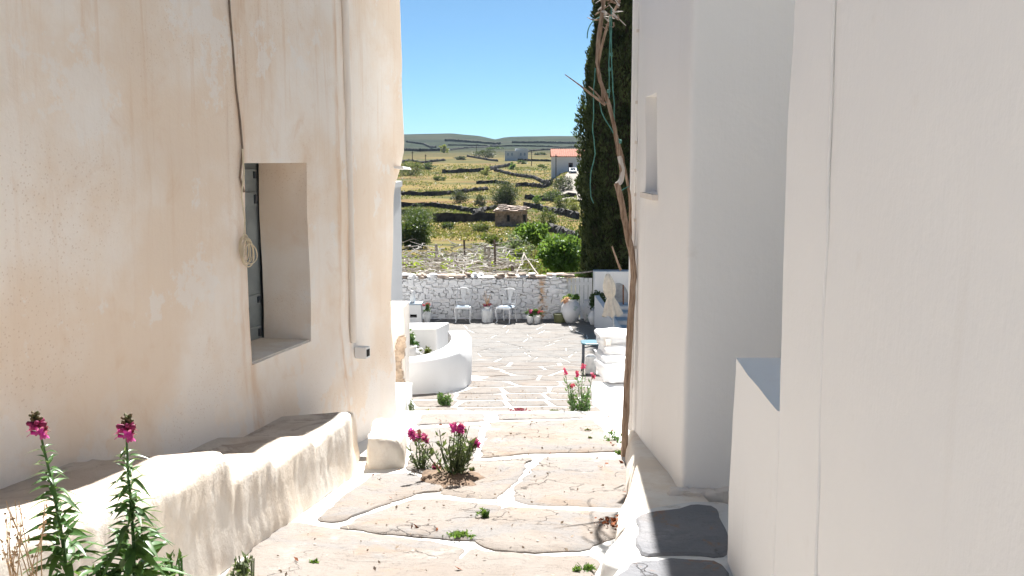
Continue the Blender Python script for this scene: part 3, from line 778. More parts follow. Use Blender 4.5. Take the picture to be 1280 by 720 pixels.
zs2 = base_g(0, 4.3) + .22
step_block('door_step', 'slate step tread with thick white edge at the foot of the low wall', pp([(748,745),(775,706),(795,697),(905,699),(930,702),(935,790),(740,790)], zs2), zs2, None, pp([(766,726),(790,704),(850,702),(900,703),(910,720),(915,760),(770,770)], zs2), 0)

# ------------------------------------------------------------------ terrace: curved planter, back wall, gate
pl_out = [(-2.9, 13.62), (-1.45, 13.66), (-1.18, 13.80), (-.92, 14.12), (-.72, 14.62), (-.63, 15.2), (-.64, 15.75), (-.74, 16.25)]
def resample(pts, n):
    pts = [Vector(p) for p in pts]; L = [0]
    for a, b_ in zip(pts, pts[1:]): L.append(L[-1] + (b_ - a).length)
    out = []
    for k in range(n):
        s = L[-1] * k / (n - 1); i = max(j for j in range(len(L)) if L[j] <= s + 1e-9); i = min(i, len(pts) - 2)
        out.append(pts[i].lerp(pts[i + 1], (s - L[i]) / (L[i + 1] - L[i])))
    return out
po = resample(pl_out, 40)
for _ in range(5): po = [po[0]] + [(po[i-1] + po[i] * 2 + po[i+1]) / 4 for i in range(1, len(po) - 1)] + [po[-1]]
ZP = -2.80; PW = .34
planter = thing('curved_planter', 'low curved white plaster planter wall standing on the terrace', 'planter', (-1.5, 15, g_terr(-1.5, 15)))
mb = MB(); K = 7
for i, p in enumerate(po):
    d = (po[min(i + 1, 39)] - po[max(i - 1, 0)]).normalized(); nrm = Vector((d.y, -d.x)); inn = p - nrm * PW
    gz = g_terr(p.x, p.y)
    for off, z in ((-.0, gz - .05), (.0, gz + .01), (0, (gz + ZP) / 2), (0, ZP - .03), (-.03, ZP)): 
        e = .008 * nz(p.x * 3, p.y * 3, z * 3); q = p + nrm * (off + e); mb.v.append((q.x, q.y, z))
    q = inn + nrm * .02; mb.v.append((q.x, q.y, ZP + .004 * nz(q.x * 5, q.y * 5))); mb.v.append((inn.x, inn.y, gz - .05))
mb.f = [(j*K+i, (j+1)*K+i, (j+1)*K+i+1, j*K+i+1) for j in range(39) for i in range(K-1)]
o = 39 * K; mb.f.append(tuple(o + i for i in range(K)))
mb.obj('curved_wall', M['lime_cool'], planter, smooth=50)
xk, yk0 = P(546, 408, 16.6).x, 16.6
plaster('straight_wall', [(-3.0, 16.45), (xk, 16.6), (P(562, 404, 17.25).x, 17.25), (-3.0, 17.15)], -4.0, ZP - .03, M['lime_cool'], planter, r=.03, step=.2, disp=.008, seed=21)
mb = grid_sheet(list(np.arange(-2.9, -.9, .2)), list(np.arange(13.9, 16.5, .2)), lambda x, y: g_terr(x, y) + .14 + .03 * nz(x * 4, y * 4)); mb.obj('planter_soil', M['soil'], planter, smooth=180)

def cloud(c, r, n, clumps=None, hollow=.55):
    """leaf positions gathered in uneven clumps inside an ellipsoid"""
    clumps = clumps or max(6, n // 45); r = np.asarray(r, float)
    d = rng.normal(size=(clumps, 3)); d /= np.linalg.norm(d, axis=1)[:, None]
    cc = d * (rng.uniform(hollow, 1.0, (clumps, 1))) * rng.uniform(.75, 1.12, (clumps, 1))
    k = rng.integers(0, clumps, n); p = cc[k] + rng.normal(size=(n, 3)) * .17
    return np.asarray(c) + p * r, p
def shrub(name, label, c, r, n, size, mat_, group=None, trunk=True, cat='shrub', aspect=.5, inner=None, base_z=None):
    c = Vector(c); bz = c.z - r[2] if base_z is None else base_z
    th = thing(name, label, cat, (c.x, c.y, bz), group)
    p, d = cloud(c, r, n); p[:, 2] = np.maximum(p[:, 2], bz + .02)
    leaves(p, size, mat_, 'crown', d * .8 + np.array([0, 0, .3]), .7, aspect, th)
    if inner:
        p, d = cloud(c - Vector((0, 0, r[2] * .1)), (r[0] * .8, r[1] * .8, r[2] * .8), n // 2, hollow=.1); p[:, 2] = np.maximum(p[:, 2], bz + .02)
        leaves(p, size * 1.2, inner, 'inner_twigs', None, 1, .25, th)
    mb = MB(); k = 4 if trunk else 3
    for i in range(k):
        a = i * 2.4; t = Vector((math.cos(a) * r[0] * .6, math.sin(a) * r[1] * .6, r[2] * (.25 + .3 * random.random())))
        b0 = Vector((c.x, c.y, bz - .05 * r[2])); w = max(.012, r[2] * .05)
        mb.tube([b0, b0.lerp(c + t, .45) + Vector((nz(i, 2) * r[0] * .15, 0, 0)), c + t], [w, w * .6, w * .25], 5)
    mb.obj('trunk', M['trunk'], th); return th

# pots by the planter
def pot(name, label, prof, loc, m, group=None, cat='pot', extra=None, n=18):
    th = thing(name, label, cat, loc, group); MB().lathe(prof, n, loc).obj('body', m, th, smooth=45); return th
def jar_prof(h, r, neck, base): return [(base, 0), (base * 1.15, .01 * h), (r * .82, h * .28), (r, h * .52), (r * .93, h * .70), (r * .66, h * .86), (neck, h * .93), (neck * 1.12, h * .97), (neck * 1.12, h), (neck * .85, h), (neck * .8, h * .9)]
def flowerpot(h, r): return [(r * .68, 0), (r * .72, .01), (r * .95, h * .82), (r * 1.06, h * .83), (r * 1.06, h), (r * .9, h), (r * .86, h * .9)]
def handles(th, loc, r, h, m):
    for s in (-1, 1):
        MB().tube([(loc[0] + s * r * a, loc[1], loc[2] + h * b_) for a, b_ in ((.66, .86), (1.0, .90), (1.2, .80), (1.12, .68), (.93, .68))], r * .09, 6).obj('handle', m, th, smooth=60)
q = P(514, 433, 15.9); zz = g_terr(q.x, 15.9) + .14
loc = (q.x, 15.9, zz); th = pot('jug', 'round white jug with handles inside the curved planter', jar_prof(.42, .17, .08, .09), loc, M['white_pot'], cat='jug'); handles(th, loc, .17, .42, M['white_pot'])
q = P(513, 410, 16.2); loc = (q.x - .05, 16.2, zz + .30)
th = pot('potted_plant', 'white pot of leafy succulent standing on a block in the planter', flowerpot(.22, .12), loc, M['white_pot'], cat='plant')
MB().box(loc[0] - .12, loc[0] + .12, 16.1, 16.34, zz - .1, zz + .30).obj('stand', M['lime_cool'], th)
p, d = cloud((loc[0] + .05, 16.15, loc[2] + .22), (.20, .16, .26), 420, 12); leaves(p, .085, M['snap_leaf'], 'foliage', d, .8, .5, th)
p, d = cloud((loc[0] + .24, 16.1, loc[2] - .02), (.12, .12, .2), 200, 8); leaves(p, .085, M['bush_olive'], 'trailing_foliage', d, .8, .5, th)
q = P(521, 438, 15.7); loc = (q.x, 15.6, zz)
th = pot('potted_plant', 'small white pot with trailing leaves beside the round jug', flowerpot(.17, .10), loc, M['white_pot'], cat='plant')
p, d = cloud((loc[0] + .06, 15.58, loc[2] + .18), (.13, .1, .08), 140, 8); leaves(p, .07, M['snap_leaf'], 'foliage', d, .8, .5, th)

# dry-stone wall closing the terrace
WY = 29.0; XL, XG0, XG1 = P(497, 400, WY).x, P(704, 370, WY).x, P(741, 370, WY).x
ztop = lambda x: P(600, 347, WY).z + .05 * nz(x * .9, 3) + (.06 if x > 1 else 0)
zbot = g_terr(0, 28.9)
bw = thing('dry_stone_wall', 'whitewashed rubble stone wall along the back of the terrace', 'wall', (0, WY + .2, zbot))
MB().box(XL - 3, XG0 + .05, WY + .045, WY + .5, -5.4, zbot + 1.18).obj('core', M['mortar'], bw)
stones = []; z = zbot - .03
while z < zbot + 1.22:
    h = random.uniform(.05, .115); x = XL - .35 + random.random() * .2
    while x < XG0:
        big = x > .75
        w = random.uniform(.13, .42) if big else random.uniform(.08, .30)
        hh = h * random.uniform(.6, 1.5); stones.append((x + w / 2, z + h / 2 + random.uniform(-.035, .035), min(w, XG0 - x + .05), hh)); x += w
    z += h
stones = [s for s in stones if s[1] < ztop(s[0]) - .02]
stones.sort(key=lambda s: -s[2] * s[3]); rest = MB()
for k, (x, z, w, h) in enumerate(stones):
    vs, fs = rockshape(x, WY + .03 + random.uniform(-.012, .018), z, w * .47, .075, h * .455, k * 1.7, 0, .09, .62, 2)
    a = random.gauss(0, .16); vs = [(x + (p[0]-x) * math.cos(a) - (p[2]-z) * math.sin(a), p[1], z + (p[0]-x) * math.sin(a) + (p[2]-z) * math.cos(a)) for p in vs]
    if k < 300: MB().add(vs, fs).obj('stone', M['wstone'], bw, smooth=50)
    else: rest.add(vs, fs)
o = rest.obj('small_stones', M['wstone'], bw, smooth=50); o['kind'] = 'stuff'
x = XL - .2
while x < XG0 + .1:                                   # brown flat cap stones
    w = random.uniform(.14, .40); zc = ztop(x + w / 2)
    MB().add(*rockshape(x + w / 2, WY + .2 + random.uniform(-.08, .05), zc + random.uniform(.0, .03), w * .5, .24, random.uniform(.022, .05), x * 9, random.uniform(-.3, .3), .14, .55, 2)).obj('cap_stone', M['wstone'] if random.random() < .30 else M['rock'], bw, smooth=50)
    if random.random() < .55:
        MB().add(*rockshape(x + w * .6, WY + .16, zc + .085, w * .3, .15, .03, x * 5, .3, .16, .5, 2)).obj('cap_stone', M['rock'] if random.random() < .6 else M['wstone'], bw, smooth=50)
    x += w * .92
# plank gate
gt = thing('plank_gate', 'white painted plank gate at the end of the whitewashed stone wall', 'gate', ((XG0 + XG1) / 2, WY + .2, zbot))
zg = P(720, 348, WY).z; nb_ = 7
for k in range(nb_):
    x0 = XG0 + (XG1 - XG0) * k / nb_; x1 = XG0 + (XG1 - XG0) * (k + 1) / nb_
    MB().box(x0 + .006, x1 - .006, WY + .20 + .006 * (k % 2), WY + .23 + .006 * (k % 2), zbot - .02, zg - .02 * random.random()).obj('plank', M['white_paint'], gt)
for zz_ in (zbot + .3, zg - .22): MB().box(XG0 + .01, XG1 - .01, WY + .165, WY + .199, zz_, zz_ + .08).obj('rail', M['white_paint'], gt)
MB().tube([(XG0 - .2, WY + .2, zg + .10), ((XG0 + XG1) / 2, WY + .22, zg + .13), (XG1 + .1, WY + .2, zg + .20)], .022, 6).obj('lintel_pole', M['wood_old'], gt)
rc = thing('corner_wall', 'white plastered wall next to the plank gate with an arched grey patch', 'wall', (XG1 + .8, WY, zbot))
plaster('wall', [(XG1 + .02, WY - .1), (XG1 + 3.2, WY - .2), (XG1 + 3.2, WY + .4), (XG1 + .02, WY + .4)], -5.3, P(760, 339, WY).z, M['lime'], rc, r=.05, step=.2, disp=.02, seed=31)
mb = MB(); cx, cz = P(773, 360, WY - .15).x, P(773, 372, WY).z
arc = [(cx + .30 * math.cos(t), WY - .18, cz + .45 * math.sin(t)) for t in np.linspace(0, math.pi, 12)] + [(cx - .3, WY - .18, cz - .6), (cx + .3, WY - .18, cz - .6)]
mb.v = arc + [(p[0], p[1] + .09, p[2]) for p in arc]; n = len(arc)
mb.f = [tuple(range(n))] + [(i, i + n, (i + 1) % n + n, (i + 1) % n) for i in range(n)]
mb.obj('arched_niche', plain('niche_grey', (.42, .42, .42), .9, .2, 6), rc)  # flat grey panel drawn for the arched niche

# ------------------------------------------------------------------ terrace furniture
def at_wall(u, Y=28.4): x = P(u, 400, Y).x; return Vector((x, Y, g_terr(x, Y) + .012))
def chair(label, u, Y, rz):
    o = at_wall(u, Y); th = thing('cafe_chair', label, 'chair', o, 'white metal chairs against the stone wall')
    Rz = Matrix.Translation(o) @ Matrix.Rotation(rz, 4, 'Z'); w = lambda *p: Rz @ Vector(p)
    for sx in (-1, 1):
        MB().tube([w(sx * .19, -.18, .44), w(sx * .225, -.235, .36), w(sx * .215, -.225, .2), w(sx * .195, -.20, .06), w(sx * .215, -.24, .0)], [.027, .026, .02, .015, .02], 8).obj('leg', M['white_paint'], th, smooth=60)
        MB().tube([w(sx * .19, .19, .44), w(sx * .195, .21, .25), w(sx * .205, .255, 0)], [.022, .02, .017], 8).obj('leg', M['white_paint'], th, smooth=60)
        MB().tube([w(sx * .19, .19, .43), w(sx * .20, .215, .62), w(sx * .19, .25, .80), w(sx * .15, .27, .90)], [.02, .02, .018, .018], 8).obj('back_post', M['white_paint'], th, smooth=60)
    MB().tube([w(-.15, .27, .90), w(-.08, .27, .935), w(0, .27, .945), w(.08, .27, .935), w(.15, .27, .90)], .02, 8).obj('top_rail', M['white_paint'], th, smooth=60)
    mb = MB(); mb.v = [w(*p) for p in ((-.06, .215, .5), (.06, .215, .5), (.035, .235, .66), (.085, .262, .86), (.06, .27, .93), (-.06, .27, .93), (-.085, .262, .86), (-.035, .235, .66))]
    nn = len(mb.v); mb.v += [tuple(Vector(p) + Rz.to_3x3() @ Vector((0, .014, 0))) for p in mb.v[:nn]]; mb.v = [tuple(p) for p in mb.v]
    mb.f = [(0,1,2,7), (7,2,3,6), (6,3,4,5)]; mb.f += [tuple(i + nn for i in f[::-1]) for f in mb.f] + [(i, i + nn, (i+1) % nn + nn, (i+1) % nn) for i in range(nn)]
    mb.obj('back_splat', M['white_paint'], th)
    MB().tube([w(-.2, .215, .52), w(.2, .215, .52)], .014, 6).obj('cross_rail', M['white_paint'], th)
    MB().box(-.215, .215, -.225, .205, .40, .445, Rz).obj('seat_frame', M['white_paint'], th)
    cs_ = MB(); cs_.v = [tuple(w(x, y, z)) for x, y, z in ((-.20,-.21,.446),(.20,-.21,.446),(.20,.19,.446),(-.20,.19,.446),(-.17,-.18,.475),(.17,-.18,.475),(.17,.16,.475),(-.17,.16,.475))]
    cs_.f = [(0,3,2,1),(4,5,6,7),(0,1,5,4),(1,2,6,5),(2,3,7,6),(3,0,4,7)]; cs_.obj('seat_pad', M['blue_paint'], th)
chair('white chair with blue seat nearer the stove box, against the stone wall', 579, 28.3, 0)
chair('white chair with curved front legs and blue seat beside the tall white churn', 633, 28.2, -.45)
# stove box with a bottle
o = at_wall(517.5, 27.9); bxm = thing('stove_box', 'white masonry stove box with a small dark opening against the stone wall', 'stove', o)
W_, H_ = .22, .56
mb = MB(); x, y, z = o
for a in ((-W_, -.16, -.2, H_), (-.16, W_, -.2, .16), (.16, W_, -.2, H_), (-.16, .16, .42, H_)): pass
mb.box(x - W_, x - .10, y - .2, y + .2, z - .02, z + H_); mb.box(x + .10, x + W_, y - .2, y + .2, z - .02, z + H_)
mb.box(x - .10, x + .10, y - .199, y + .2, z - .02, z + .20); mb.box(x - .10, x + .10, y - .199, y + .2, z + .29, z + H_); mb.obj('body', M['lime_cool'], bxm)
MB().box(x - .10, x + .10, y - .05, y + .19, z + .2, z + .29).obj('fire_hole', M['dark'], bxm)
MB().box(x - .25, x + .25, y - .23, y + .23, z + H_ + .002, z + H_ + .05).obj('top_slab', M['blue_paint'], bxm)
pot('bottle_vase', 'slim white bottle standing on the stove box', [(.06, 0), (.075, .02), (.08, .12), (.07, .19), (.035, .25), (.03, .30), (.038, .33), (.03, .33)], (x - .03, y, z + H_ + .051), M['white_pot'], cat='vase')
def flowers(th, c, r, n, petal, size=.05, leafn=None):
    p, d = cloud(c, r, leafn or n * 2, 8); leaves(p, size * 1.2, M['snap_leaf'], 'foliage', d, .8, .5, th)
    p, d = cloud((c[0], c[1], c[2] + r[2] * .5), (r[0], r[1], r[2] * .7), n, 7, .2); leaves(p, size, petal, 'petals', d, 1, .8, th)
o = at_wall(534, 28.2); th = pot('flower_vase', 'slim white vase with red flowers next to the stove box', jar_prof(.34, .12, .055, .07), o, M['white_pot'], cat='vase'); flowers(th, (o.x, o.y, o.z + .42), (.12, .1, .11), 110, M['red'])
o = at_wall(609, 28.3); th = pot('milk_churn', 'tall white churn with dry twigs standing between the two chairs', [(.15, 0), (.16, .02), (.16, .30), (.15, .35), (.09, .39), (.085, .42), (.10, .43), (.10, .45), (.07, .45)], o, M['white_pot'], cat='churn')
mb = MB()
for k in range(12): a = k * 2.4; mb.tube([(o.x, o.y, o.z + .42), (o.x + .05 * math.cos(a), o.y + .04 * math.sin(a), o.z + .60), (o.x + .11 * math.cos(a), o.y + .08 * math.sin(a), o.z + .66 + .25 * random.random())], [.006, .005, .003], 4)
mb.obj('twigs', M['dry_stem'], th); p, d = cloud((o.x, o.y, o.z + .49), (.13, .1, .05), 120, 7); leaves(p, .06, M['pink_dark'], 'foliage', d, 1, .6, th)
for u, lab, pm in ((663, 'small white flowerpot of pink flowers beside its red flowered twin', M['pink']), (671.5, 'small white flowerpot of red flowers beside its pink flowered twin', M['red'])):
    o = at_wall(u, 28.0); th = pot('flowerpot', lab, flowerpot(.20, .105), o, M['white_pot'], cat='flowerpot', group='twin flowerpots at the wall'); flowers(th, (o.x, o.y, o.z + .29), (.17, .13, .10), 170, pm)
o = at_wall(700, 28.2); pot('glazed_pot', 'squat olive green pot beside the big white urn', [(.16, 0), (.17, .01), (.19, .2), (.20, .23), (.20, .25), (.17, .25), (.16, .2)], o, M['olive_pot'])
def urn_mat():
    t = NT('painted_urn', .5, .3); c = t.mix(t.ramp(t.noise(5, 5, .6), .4, .6, 0, .3), (.74, .74, .74), (.60, .60, .62))
    c = t.mix(t.ramp(t.noise(6, 3, .5, vec=t.map(1, loc=(2, 1, 6))), .60, .66, 0, .7), c, (.32, .42, .36)); t.color(c); return t.m
M['urn'] = urn_mat()
o = at_wall(713.5, 28.1); th = pot('big_urn', 'big round white painted urn overflowing with flowers in front of the gate', jar_prof(.68, .285, .15, .12), o, M['urn'], cat='urn', n=26)
p, d = cloud((o.x, o.y, o.z + .72), (.22, .18, .11), 160, 9); leaves(p, .09, M['bush_bright'], 'foliage', d, .8, .6, th)
p, d = cloud((o.x - .12, o.y - .1, o.z + .70), (.16, .1, .13), 90, 8); leaves(p, .07, foliage('peach_petal', (.75, .38, .26), (.80, .58, .45), .3, 20), 'petals', d, 1, .8, th)
o = at_wall(735, 28.4); pot('urn', 'medium white urn standing behind the small urn by the gate', jar_prof(.62, .19, .10, .09), o, M['urn'], cat='urn', n=22)
o = at_wall(741.5, 27.7); pot('urn', 'small round white urn in front of the medium urn', jar_prof(.38, .15, .07, .07), o, M['urn'], cat='urn', n=22)
o = Vector((P(751, 390, 27.8).x, 27.8, P(751, 394, 27.8).z)); th = pot('potted_shrub', 'white pot with a dark bushy shrub beside the closed umbrella', flowerpot(.22, .15), o, M['white_pot'], cat='plant')
p, d = cloud((o.x - .06, o.y, o.z + .42), (.30, .25, .26), 900, 22); leaves(p, .075, M['bush_dark'], 'foliage', d, .8, .5, th)
mb = MB().box(o.x - .18, o.x + .18, o.y - .18, o.y + .18, zbot - .05, o.z); mb.obj('stand', M['lime_cool'], th)
# little stair against the corner wall
st = thing('garden_stair', 'low white stair with blue grey treads beside the closed umbrella', 'stair', (P(765, 410, 26).x, 26.5, zbot + .1))
x0, x1 = P(748, 400, 26.5).x, P(786, 400, 26.5).x
for k in range(4):
    ya = 25.0 + k * .55; za = P(765, 411, 25.0).z + .02 + k * .115; xa = x0 + .28 - k * .09
    MB().box(xa + .15, x1 + .5, ya, ya + .56, -4.9, za - .03).obj('riser_block', M['lime_cool'], st)
    MB().box(xa + .16, x1 + .5, ya - .02, ya + .53, za - .028, za).obj('tread', M['blue_paint'], st)
mb = MB(); pr = [(25.0 - .12, -4.9), (25.0 - .12, P(765, 411, 25.0).z + .06), (27.2, P(765, 411, 25.0).z + .56), (27.2, -4.9)]
mb.v = [(x0 + .28 + .02 - (y - 25) * .16, y, z) for y, z in pr] + [(x0 + .28 + .15 - (y - 25) * .16, y, z) for y, z in pr]
mb.f = [(0,1,2,3), (7,6,5,4), (0,4,5,1), (1,5,6,2), (2,6,7,3), (3,7,4,0)]; mb.obj('side_wall', M['lime_cool'], st)
# closed parasol
b0 = P(768.5, 416, 24.3); t0 = P(759.5, 342, 24.3); gz = g_terr(b0.x, 24.3)
um = thing('parasol', 'closed cream canvas parasol tied at the waist', 'parasol', (b0.x, 24.3, gz)); ax = (t0 - b0); L = ax.length; axn = ax.normalized()
MB().tube([Vector((b0.x + .02, 24.3, gz)), b0, t0 + axn * .03], .022, 8).obj('pole', M['white_paint'], um, smooth=60)
MB().lathe([(.2, 0), (.2, .05), (.05, .08), (.04, .16)], 16, (b0.x + .02, 24.3, gz)).obj('base', M['lime_cool'], um, smooth=40)
prof = [(.235, .30), (.205, .36), (.165, .46), (.105, .575), (.085, .60), (.11, .63), (.145, .72), (.14, .82), (.10, .92), (.055, .985), (.02, 1.0)]
mb = MB(); n = 48; ex = axn.orthogonal().normalized(); ey = axn.cross(ex)
for j, (r, f_) in enumerate(prof):
    for k in range(n):
        th_ = 2 * math.pi * k / n; fold = 1 + (.17 if f_ < .9 else .06) * math.sin(8 * th_ + .7 * math.sin(5 * f_)) * (0.5 if .56 < f_ < .62 else 1)
        drop = .035 * math.sin(8 * th_) if j == 0 else 0
        mb.v.append(tuple(b0 + axn * (L * f_ + drop) + (ex * math.cos(th_) + ey * math.sin(th_)) * r * fold))
mb.f = [(j*n+k, j*n+(k+1) % n, (j+1)*n+(k+1) % n, (j+1)*n+k) for j in range(len(prof)-1) for k in range(n)] + [tuple((len(prof)-1)*n+k for k in range(n))]
mb.obj('canopy', M['umbrella'], um, smooth=180)
mb = MB(); c = b0 + axn * L * .60; mb.tube([c + (ex * math.cos(t) + ey * math.sin(t)) * .097 for t in np.linspace(0, 2 * math.pi, 20)], .012, 5, False); mb.obj('tie', M['umbrella'], um)
MB().lathe([(.025, 0), (.03, .02), (.012, .05)], 8, t0).obj('finial', M['white_paint'], um)
# thin rusty rod by the corner wall
q0, q1 = P(779.5, 402, 26.8), P(779, 356, 26.8); MB().tube([Vector((q0.x, 26.8, g_terr(q0.x, 26.8))), q1], .022, 6).obj('iron_rod', M['rust']); tag(bpy.data.objects['iron_rod'], 'thin rusty iron rod standing upright behind the parasol', 'rod')
# teal metal table with a white stool under it
tx, ty = P(740, 440, 16.9).x, 16.9; tz = g_terr(tx, ty) + .012; tb = thing('metal_table', 'small dark metal table with shiny teal top on the terrace', 'table', (tx, ty, tz)); ht = P(740, 427, ty).z - tz
vs = []; mb = MB()
for z_, s_ in ((ht - .025, 1.0), (ht - .002, 1.0), (ht, .97)): mb.v += [(tx + x * s_, ty + y * s_, tz + z_) for x, y in ((-.12, -.19), (.12, -.19), (.19, -.12), (.19, .12), (.12, .19), (-.12, .19), (-.19, .12), (-.19, -.12))]
mb.f = [(j*8+k, j*8+(k+1) % 8, (j+1)*8+(k+1) % 8, (j+1)*8+k) for j in range(2) for k in range(8)] + [tuple(range(16, 24)), tuple(range(8))[::-1]]; mb.obj('table_top', M['teal'], tb)
for sx in (-1, 1):
    for sy in (-1, 1): MB().tube([(tx + sx * .15, ty + sy * .15, tz + ht - .02), (tx + sx * .15, ty + sy * .15, tz + ht * .5), (tx + sx * .165, ty + sy * .165, tz)], .014, 6).obj('leg', M['dark_metal'], tb)
for sx in (-1, 1): MB().tube([(tx + sx * .15, ty - .15, tz + .12), (tx + sx * .15, ty + .15, tz + .12)], .010, 5).obj('stretcher', M['dark_metal'], tb)
MB().tube([(tx - .15, ty - .15, tz + ht - .08), (tx, ty - .15, tz + ht - .05), (tx + .15, ty - .15, tz + ht - .08)], .010, 5).obj('stretcher', M['dark_metal'], tb)
MB().lathe([(.085, 0), (.095, .02), (.09, .25), (.10, .27), (.09, .30), (.05, .32)], 14, (tx - .02, ty + .02, tz)).obj('jar', M['white_pot'], smooth=45); tag(bpy.data.objects['jar'], 'white jar standing beneath the teal table', 'jar')
# stacked whitewashed boulders on the right edge of the terrace
for k, (u0, u1, v0, v1, Y, lab, mt) in enumerate((
        (747, 792, 418, 431, 14.1, 'flat white capstone on top of the boulder stack', 'lime_cool'), (753, 792, 431, 449, 14.0, 'broad whitewashed boulder under the flat capstone', 'lime'),
        (749, 795, 446, 466, 13.7, 'large whitewashed boulder at the middle of the stack', 'lime_cool'), (754, 790, 460, 478, 13.3, 'lowest whitewashed boulder with bare grey underside', 'lime'),
        (757, 765, 428, 436, 13.75, 'small bare brown stone wedged under the flat capstone', 'lime_warm'))):
    a, b_ = P(u0, v1, Y), P(u1, v0, Y); cz = (a.z + b_.z) / 2
    tag(MB().add(*rockshape((a.x + b_.x) / 2, Y + .25, cz, (b_.x - a.x) / 2 * .96, .34 if k < 4 else .06, (b_.z - a.z) / 2 * .95, k * 7 + 1, .06 * k, .09, .80, 6)).obj('boulder', M[mt], smooth=70), lab, 'boulder', 'stacked boulders by the vine')
q = on(770, 500, lambda x, y: g_terr(x, y) + .1)
tag(MB().add(*rockshape(q.x + .12, 12.6, g_terr(q.x, 12.6) + .02, .36, .85, .12, 77, 0, .06, .6, 6)).obj('lime_apron', M['lime_cool'], smooth=70), 'rounded white lime apron below the boulder stack', 'apron')

# ------------------------------------------------------------------ fields beyond the wall
def T0(u, v): return on(u, v, terrain, 45)
# dry-stone field walls: columns/rows of their foot in the photograph -> places on the terrain, height in metres
FW = [
 ([(541,278),(575,278),(600,277),(622,277)], 1.25, 'long dark field wall running up to the ruined hut'),
 ([(498,259),(520,259),(540,259),(565,262),(596,267)], .8, 'field wall with pale coping behind the big green bush'),
 ([(498,244),(522,245),(545,245),(575,242),(609,238)], .9, 'field wall crossing the yellow field and ending at the grey bush'),
 ([(553,217),(580,216),(605,215),(621,211),(640,207)], 1.3, 'dark field wall above the wide yellow field'),
 ([(618,214),(642,220),(667,223.5),(690,229)], 1.0, 'slanting field wall falling towards the utility pole'),
 ([(645,234),(660,233),(689,232)], 1.1, 'short field wall below the slanting wall'),
 ([(657,249),(680,251),(700,250),(720,248)], 1.0, 'field wall beside the foot of the dirt road'),
 ([(656,259),(674,262),(692,267),(722,274)], .9, 'field wall running from the hut roof down to the cypress'),
 ([(686,290),(700,293),(722,302)], .8, 'low broken field wall below the olive bush'),
 ([(505,188.5),(525,189.5),(550,189)], 1.6, 'dark wall below the brown knoll beyond the cream corner'),
 ([(553,189),(585,185.5),(622,181.5)], 1.2, 'thin distant field wall climbing from the dark knoll wall'),
 ([(658,190.5),(672,188.5),(690,187),(724,188)], 1.1, 'distant field wall meeting the red roofed house'),
 ([(640,200.5),(665,201.5),(694,202)], .9, 'distant field wall running out from below the pale farmhouse'),
 ([(560,182),(600,182.5),(640,183),(690,184),(724,185)], 1.2, 'long distant field wall along the foot of the hills'),
 ([(584,196),(602,199),(622,202)], .9, 'slanting distant field wall below the long grey hedge'),
 ([(508,178),(530,181),(545,185)], 1.8, 'wall running over the brown knoll beyond the cream corner'),
 ([(556,176.5),(590,178.5),(626,180.5)], 2.2, 'dark wall band low on the higher hill'),
 ([(640,179),(690,179.5),(726,180)], 2.2, 'dark wall band low on the flat topped hill by the cypress'),
 ([(500,204),(530,204),(556,201)], 1.0, 'low wall behind the two poles near the cream corner'),
 ([(596,230),(618,229),(636,231)], .8, 'short wall above the big round grey bush'),
 ([(592,269),(606,264),(622,261)], .7, 'tumbled field wall below the grey bush'),
 ([(498,268),(515,268.5),(528,268)], .8, 'bit of field wall behind the dark green bush'),
]
for k, (pts, h, lab) in enumerate(FW):
    w = [T0(u, v) for u, v in pts]; L = sum((b_ - a).length for a, b_ in zip(w, w[1:])); n = max(8, min(130, int(L / .8)))
    path = resample([(p.x, p.y) for p in w], n); mb = MB(); wd_ = .35 if h < 1.4 else .5
    K = 5
    for i, p in enumerate(path):
        d = path[min(i+1, n-1)] - path[max(i-1, 0)]; d.normalize(); nr = Vector((-d.y, d.x)); z0 = terrain(p.x, p.y) - .4
        hh = h * (1 + .30 * nz(p.x * .5, p.y * .5, k) + .12 * random.uniform(-1, 1))
        for o, z in ((-wd_, z0), (-wd_ * .8, z0 + .4 + hh * .6), (-wd_ * .5, z0 + .4 + hh), (wd_ * .5, z0 + .4 + hh * .97), (wd_ * .9, z0)):
            q = p + nr * (o + .12 * random.uniform(-1, 1)); mb.v.append((q.x, q.y, z))
    mb.f = [(j*K+i, (j+1)*K+i, (j+1)*K+i+1, j*K+i+1) for j in range(n-1) for i in range(K-1)] + [tuple(range(K)), tuple((n-1)*K + i for i in range(K))[::-1]]
    tag(mb.obj('field_wall', M['rock_grey']), lab, 'wall', 'dry stone field walls')

# loose grass over the fields (too many to count)
def grass(name, n, m, size, lab, thr):
    yy = np.exp(rng.uniform(math.log(48), math.log(420), n)); xx = yy * rng.uniform(-.17, .22, n); keep = []
    for i in range(n):
        if nz(xx[i] * .05, yy[i] * .03, thr) * 1.3 + random.uniform(-.2, .2) > .0 and (xx[i] / yy[i] < .055 or yy[i] > 262 or yy[i] < 150): keep.append((xx[i], yy[i], terrain(xx[i], yy[i])))
    c = np.array(keep); sz = (size * (.6 + c[:, 1:2] / 260)); c[:, 2] += sz[:, 0] * .35
    o = leaves(c, sz, m, name, np.tile([0, 0, .9], (len(c), 1)), .8, .6); o['kind'] = 'stuff'; o['label'] = lab
grass('dry_field_grass', 84000, M['grass_dry'], .22, 'dry yellow grass covering the terraced fields', 2.)
grass('green_field_grass', 56000, M['grass_green'], .22, 'greenish tufts scattered over the terraced fields', 9.)

